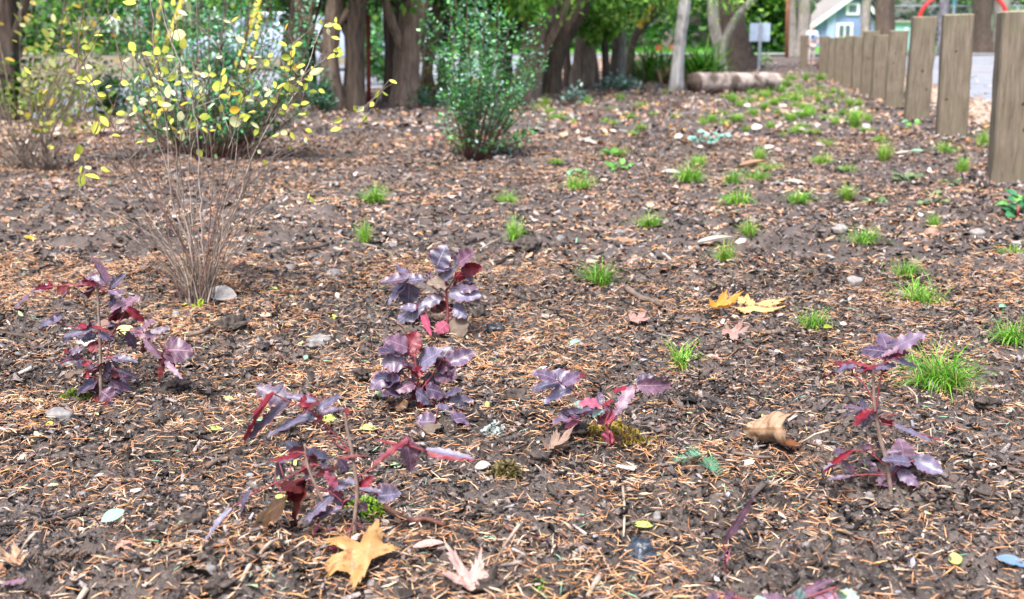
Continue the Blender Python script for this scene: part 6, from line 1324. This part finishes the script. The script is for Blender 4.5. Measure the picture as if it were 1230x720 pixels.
for k, a in enumerate([(401, 333, 26, 16, S1, 'round grey stone right of the twiggy shrub'), (382, 414, 40, 14, S1, 'long flat grey stone in the left middle'), (1027, 342, 22, 14, S2, 'smooth pale grey stone upper right of the orange leaf'), (1008, 278, 20, 10, S2, 'pale brownish pebble left of the rounded tuft'),
          (1119, 283, 20, 14, S3, 'reddish angular stone near the right edge moss mats'), (1174, 283, 24, 12, S2, 'cream and tan stone at the right below the dark rosette'), (326, 687, 14, 12, S2, 'small pale pebble left of the golden maple leaf'), (300, 697, 16, 13, S1, 'grey pebble left of the pale one by the maple leaf'), (277, 698, 15, 12, S1, 'grey pebble near the bottom, below the dark clod'),
          (252, 690, 18, 14, S1, 'leftmost of the grey pebbles at the bottom'), (72, 503, 36, 20, S1, 'angular grey stone under the left purple seedling'), (222, 437, 14, 10, S1, 'small grey stone beside the round violet leaf'), (212, 380, 12, 9, S2, 'pale pebble at the foot of the twiggy shrub'), (789, 626, 13, 12, S1, 'grey pebble beside the pale yellow scrap'), (446, 706, 15, 9, S2, 'pale pebble right of the golden maple leaf'),
          (1045, 602, 18, 14, S1, 'angular slate grey stone under the tall right seedling'), (1120, 465, 16, 10, S2, 'pale stone inside the largest grass tuft'), (745, 282, 16, 9, S1, 'grey pebble left above the tan and orange leaf'), (98, 598, 14, 10, S1, 'grey pebble in the lower left litter'), (673, 288, 14, 9, S1, 'grey pebble right of the tuft below the central shrub'),
          (300, 575, 0.1 + 12, 9, S2, 'pale pebble above the bronze leaf'), (698, 416, 10, 6, S1, 'tiny slate pebble right of the pink leaf scrap'), (530, 448, 1, 1, S1, None), (968, 660, 12, 8, S1, 'dark pebble in the right foreground'), (1010, 655, 10, 8, S2, 'small pale pebble in the right foreground'), (908, 540, 9, 6, S2, 'tiny pebble beside the cup-shaped leaf')]):
    if a[5]: lump('stone', a[0], a[1], a[2], a[3], a[4], a[5], k)
for k, a in enumerate([(228, 636, 46, 26, 'large dark crumbly clod left of the bronze leaf'), (196, 645, 24, 18, 'dark clod beside the large crumbly one'), (276, 398, 34, 22, 'dark clod right below the twiggy shrub'), (345, 520, 24, 18, 'clod under the blue leaf of the nearest seedling'), (265, 705, 30, 22, 'dark clod at the bottom left among pebbles'),
          (576, 384, 26, 18, 'dark clod right of the upper middle seedling'), (628, 300, 34, 18, 'dark clod right below the tuft under the central shrub'), (648, 558, 30, 18, 'dark clod right of the olive moss'), (850, 496, 34, 20, 'dark clod left of the cup-shaped leaf'), (690, 520, 40, 20, 'dark clod left of the golden moss'), (1098, 415, 24, 18, 'dark clod behind the leaves of the tall right seedling'),
          (590, 710, 40, 30, 'blackish clod over the pinkish maple leaf'), (700, 640, 26, 14, 'low clod in the bottom centre'), (330, 620, 30, 18, 'dark clod beside the bronze leaf'), (470, 560, 26, 14, 'low dark clod under the spiny red leaf'), (1182, 490, 30, 14, 'dark clod right of the largest tuft'), (905, 640, 24, 14, 'dark clod below the narrow purple leaf'), (210, 470, 30, 16, 'dark clod below the round violet leaf'), (436, 455, 26, 14, 'clod left of the dense purple seedling'), (620, 480, 30, 16, 'low clod in the bare soil centre')]):
    lump('soil_clod', a[0], a[1], a[2], a[3], MT['clod'], a[4], 60 + k, 'clod', .25, 4, sink=.42)
lump('charcoal_lump', 768, 668, 36, 20, simple('charcoal', (.015, .02, .03), (.06, .08, .11), 70, .35, 1, .005, spec=.8), 'bluish black charred lump at the lower centre right', 99, 'charcoal', .5, 3)
lump('charcoal_lump', 600, 400, 24, 16, simple('black_char', (.012, .012, .014), (.04, .04, .05), 70, .4, 1, .005, spec=.7), 'black charred lump right of the upper middle seedling', 98, 'charcoal', .5, 3)
def stick(pl, r0, mat, lab, seed=0, name='stick', lift=.003, forks=(), cat='stick', raised=None, group=None):
    g = G(*pl[0]); pts = []
    for i, (x, y) in enumerate(pl):
        q = G(x, y)
        if raised and i in raised: q = P(x, y, raised[i])
        pts.append(q + Vector((0, 0, r0 * .8 + lift)))
    t = empty(name, g, lab, cat, group); b = MB(); sp = smooth_path([p - g for p in pts], 4)
    b.tube(sp, [r0 * (1 - .35 * i / len(sp)) for i in range(len(sp))], 7, wob=.25, seed=seed); link('shaft', b.mesh('shaft'), mat, t)
    for f in forks:
        fp = [G(x, y) + Vector((0, 0, r0 + lift)) - g for x, y in f]; b = MB(); b.tube(smooth_path(fp, 3), r0 * .5, 6, wob=.2); link('side_twig', b.mesh('side_twig'), mat, t)
K = MT
stick([(462, 614), (490, 630), (512, 636), (535, 638)], .0045, K['red_stick'], 'reddish brown stick below the nearest seedling, right of the maple leaf', 1, forks=[[(490, 630), (484, 622)]])
stick([(752, 352), (768, 362), (785, 368), (794, 372)], .0085, K['stick'], 'thick brown curved stick in the centre above the pinkish leaf', 2)
stick([(0, 636), (40, 633), (80, 625), (100, 620)], .0035, K['dark_stick'], 'dark forked twig at the left edge near the bottom', 3, forks=[[(58, 629), (48, 595)], [(58, 629), (30, 618)]])
stick([(320, 432), (350, 438), (385, 443), (412, 444)], .003, K['stick'], 'long thin twig in the left middle below the flat stone', 4)
stick([(545, 410), (565, 425), (582, 438)], .0022, K['pale_stick'], 'pale thin root right of the dense seedling', 5)
stick([(582, 350), (620, 358), (650, 372), (690, 378), (760, 380)], .003, K['dark_stick'], 'long dark twig running right from the upper middle seedling', 6)
stick([(240, 372), (280, 358), (330, 368), (360, 372)], .0012, K['stick'], 'thin arched stem right of the twiggy shrub', 7)
stick([(748, 588), (750, 620), (749, 650)], .0022, K['pale_stick'], 'straight greyish straw pointing down in the lower centre', 8)
stick([(659, 590), (664, 598), (673, 605)], .005, K['dark_stick'], 'short dark stub left of the greyish straw', 9, forks=[[(668, 602), (690, 604)]])
stick([(720, 700), (706, 722)], .004, K['pale_stick'], 'pale splinter at the bottom edge right of centre', 10)
stick([(588, 632), (610, 640), (632, 650), (656, 655)], .0032, K['red_stick'], 'curled mauve-red strip of bark in the lower centre', 11)
stick([(106, 716), (95, 730)], .0045, K['pale_stick'], 'tan stick at the bottom left edge', 12)
stick([(248, 566), (262, 560), (274, 557)], .005, K['stick'], 'greyish stick piece upper left of the bronze leaf', 13)
stick([(290, 708), (300, 690), (312, 672), (325, 660), (350, 648), (372, 640)], .0028, K['pale_stick'], 'bent pale root below the bronze leaf', 14, forks=[[(338, 652), (340, 670)]])
stick([(0, 404), (20, 407), (45, 412)], .006, K['dark_stick'], 'dark stick at the left edge below the left seedling leaves', 15)
stick([(225, 408), (245, 402), (258, 395)], .006, K['stick'], 'brown stick beside the cream leaf', 16)
stick([(185, 272), (200, 255), (205, 244)], .0045, K['pale_stick'], 'pale wood splinter behind the twiggy shrub', 17)
stick([(355, 303), (380, 300), (395, 296)], .007, K['dark_stick'], 'dark stick right of the twiggy shrub in the left middle', 18)
stick([(412, 292), (440, 296), (465, 304), (482, 318)], .0022, K['pale_stick'], 'thin pale stem arching below the left grass tuft', 19)
stick([(560, 312), (580, 300), (602, 288)], .0035, K['pale_stick'], 'pale green-grey stem leading to the tuft below the central shrub', 20)
stick([(560, 296), (572, 290)], .008, K['dark_stick'], 'short dark chunk left of the tuft under the central shrub', 21)
stick([(700, 404), (712, 392), (724, 384), (727, 374)], .002, K['stick'], 'thin forked twig left of the pinkish maple leaf', 22, forks=[[(704, 400), (695, 390)]])
stick([(710, 410), (730, 425), (745, 438)], .002, K['stick'], 'thin dark twig below the pinkish maple leaf', 23)
stick([(1000, 250), (1012, 244), (1026, 236), (1040, 228)], .003, K['dark_stick'], 'dark twig crossing a distant grass tuft', 24, lift=.03)
stick([(965, 232), (985, 246), (1000, 256)], .003, K['dark_stick'], 'dark twig left of the crossed tuft', 25)
stick([(912, 405), (930, 404), (944, 402)], .006, K['stick'], 'brown stick right of the folded pink leaf', 26)
stick([(960, 594), (985, 615), (1000, 628)], .004, K['dark_stick'], 'dark stick below left of the tall right seedling', 27) if False else None
stick([(975, 664), (985, 676), (992, 686)], .0045, K['dark_stick'], 'dark slanting chip in the right foreground', 28)
stick([(1135, 610), (1150, 620), (1162, 628)], .005, K['dark_stick'], 'dark stick at the lower right', 29)
stick([(1180, 575), (1205, 570), (1228, 572)], .004, K['stick'], 'grey-brown stick at the right edge', 30)
stick([(878, 551), (905, 553), (928, 554)], .003, K['stick'], 'grey twig under the cup-shaped leaf', 31)
stick([(1090, 470), (1100, 480), (1101, 492)], .002, K['pale_stick'], 'thin curved pale root between the seedling and the largest tuft', 32)
stick([(560, 460), (590, 440), (640, 452)], .0016, K['pale_stick'], 'thin pale root in the bare soil', 33) if False else None
stick([(1160, 590), (1185, 600), (1230, 603)], .003, K['dark_stick'], 'thin dark twig at the right edge near the bottom', 34)
stick([(180, 590), (210, 583), (255, 588)], .0025, K['dark_stick'], 'thin dark twig in the lower left middle', 35)
# litter twigs with no particular place in the picture
r_ = random.Random(12); tw = []
for k in range(90):
    y = r_.uniform(1.3, 6.5); x = r_.uniform(-.45, .45) * y; a = r_.uniform(0, 6.28); l = r_.uniform(.03, .11); tw.append((x, y, a, l))
b = MB()
for (x, y, a, l) in tw:
    pts = [Vector((x + math.cos(a) * l * (q / 3 - .5), y + math.sin(a) * l * (q / 3 - .5) + r_.uniform(-.006, .006), 0)) for q in range(4)]
    for p in pts: p.z = Hs(p.x, p.y) + .005
    b.tube(smooth_path(pts, 2), r_.uniform(.001, .003), 5, wob=.3, seed=int(x * 99))
tag(link('twig_litter', b.mesh('twig_litter'), MT['stick']), kind='stuff')
# fir cones
def cone(pl, w, lab, seed, mat):
    A, B = G(*pl[0]), G(*pl[1]); t = empty('fir_cone', A, lab, 'cone'); L = (B - A).length; d = (B - A).normalized(); r = w * A.y / F / 2
    c0 = A + Vector((0, 0, r * .8)); q = d.to_track_quat('X', 'Z').to_matrix(); r_ = random.Random(seed)
    b = MB(); b.tube([c0 - A, c0 - A + d * L], [r * .5, r * .25], 8); link('core', b.mesh('core'), mat, t)
    me = blade_mesh('scale', 3, oval(.5, .5), 1, .3, .3)
    for i in range(60):
        f_ = i / 60; a = i * 2.4; rr = r * math.sin(math.pi * (.12 + f_ * .8)) ** .6; o = q @ Vector((0, math.cos(a) * rr * .35, math.sin(a) * rr * .35)); n_ = q @ Vector((.55, math.cos(a), math.sin(a))); s0 = c0 + d * L * f_ + o
        leaf_between(t, me, mat, s0, s0 + n_.normalized() * rr * .8, 1.1, 0, up=d, name='scale')
cone([(53, 674), (108, 672)], 17, 'brown fir cone lying in the litter at lower left', 1, MT['stick'])
# ================================================================== MOSS AND SPRIGS
def mossy(px, py, w, h, lab, cols, seed, n=500, L=12, name='moss_clump', wd=.0016):
    g = G(px, py); s = g.y / F; r = np.random.default_rng(seed); V, Fc, C = [], [], []
    t = empty(name, g, lab, 'moss')
    for i in range(n):
        a = r.uniform(0, 6.28); q = math.sqrt(r.random()); x, y = q * math.cos(a) * w * s / 2, q * math.sin(a) * w * s / 2 * .8
        z = Hs(g.x + x, g.y + y) - g.z + h * s * .6 * (1 - q * q) * r.uniform(.3, 1); l = L * s * r.uniform(.4, 1); aa = r.uniform(0, 6.28); el = r.uniform(.1, 1.4)
        d = np.array([math.cos(aa) * math.cos(el), math.sin(aa) * math.cos(el), math.sin(el)]); sd = np.array([-math.sin(aa), math.cos(aa), 0]) * wd; p = np.array([x, y, z]); o = len(V)
        V += [tuple(p - sd), tuple(p + sd), tuple(p + d * l * .6 + sd), tuple(p + d * l), tuple(p + d * l * .6 - sd)]; Fc += [(o, o + 1, o + 2, o + 4)]; C += [np.array(cols[r.integers(0, len(cols))]) * r.uniform(.6, 1.3)] * 5
        V[-2] = tuple(p + d * l * .62)
    o = link('moss_fronds', npmesh('moss_fronds', V, Fc, np.array(C)), MT['grass'], t); o['kind'] = 'stuff'
mossy(742, 528, 108, 26, 'golden brown moss round the pink base of the sprawling seedling', [(.45, .34, .03), (.35, .22, .03), (.25, .25, .03), (.5, .4, .08), (.22, .10, .03)], 1, 1100)
mossy(607, 572, 44, 26, 'olive moss tuft alone in the lower centre', [(.16, .15, .05), (.25, .22, .08), (.12, .11, .04)], 2, 420)
mossy(440, 612, 56, 24, 'bright green moss at the stem of the nearest seedling', [(.25, .45, .04), (.35, .5, .06), (.15, .3, .03)], 3, 500)
mossy(592, 520, 30, 14, 'pale blue-green lichen scrap right of the dense seedling', [(.45, .55, .52), (.6, .68, .64)], 4, 160, 9, 'lichen_scrap', .003)
mossy(240, 372, 18, 16, 'tiny lime green sprout at the foot of the twiggy shrub', [(.4, .6, .03), (.55, .65, .05)], 5, 60, 12, 'moss_clump', .003)
mossy(92, 480, 40, 14, 'yellow-green mossy patch under the left purple seedling', [(.3, .4, .05), (.2, .28, .04)], 6, 240)
mossy(650, 706, 24, 10, 'small green moss speck at the bottom centre', [(.25, .42, .08)], 7, 60)
def sprig(A, B, lab, seed, col=(.18, .42, .26), nl=16):
    A, B = G(*A), G(*B); t = empty('fir_sprig', A, lab, 'fir sprig'); r = np.random.default_rng(seed); d = (B - A); b = MB(); b.tube([(0, 0, .006), d * .5 + Vector((0, 0, .014)), d + Vector((0, 0, .008))], .0012, 5); link('stem', b.mesh('stem'), MT['grape_stem'], t)
    sc_ = A.y / F; dn = d.normalized(); side = Vector((-dn.y, dn.x, 0)); V, Fc, C = [], [], []
    for i in range(90):
        f_ = i / 90; p = d * f_ + Vector((0, 0, .012)); s_ = 1 if i % 2 else -1; e = (side * s_ + dn * .7 + Vector((0, 0, r.uniform(-.1, .8)))).normalized() * nl * sc_ * (1 - .4 * f_); w = dn * .0006; o = len(V)
        V += [tuple(p - w), tuple(p + w), tuple(p + e * .8 + w * .8), tuple(p + e)]; Fc.append((o, o + 1, o + 2, o + 3)); C += [np.array(col) * r.uniform(.7, 1.3)] * 4
    o = link('needles', npmesh('needles', V, Fc, np.array(C)), MT['grass'], t); o['kind'] = 'stuff'
sprig((862, 584), (826, 546), 'pale green fir sprig below the cup-shaped leaf, longer of two', 1)
sprig((842, 556), (812, 566), 'pale green fir sprig beside the longer one', 2)
sprig((856, 575), (850, 560), 'short tip of green fir sprig', 3)
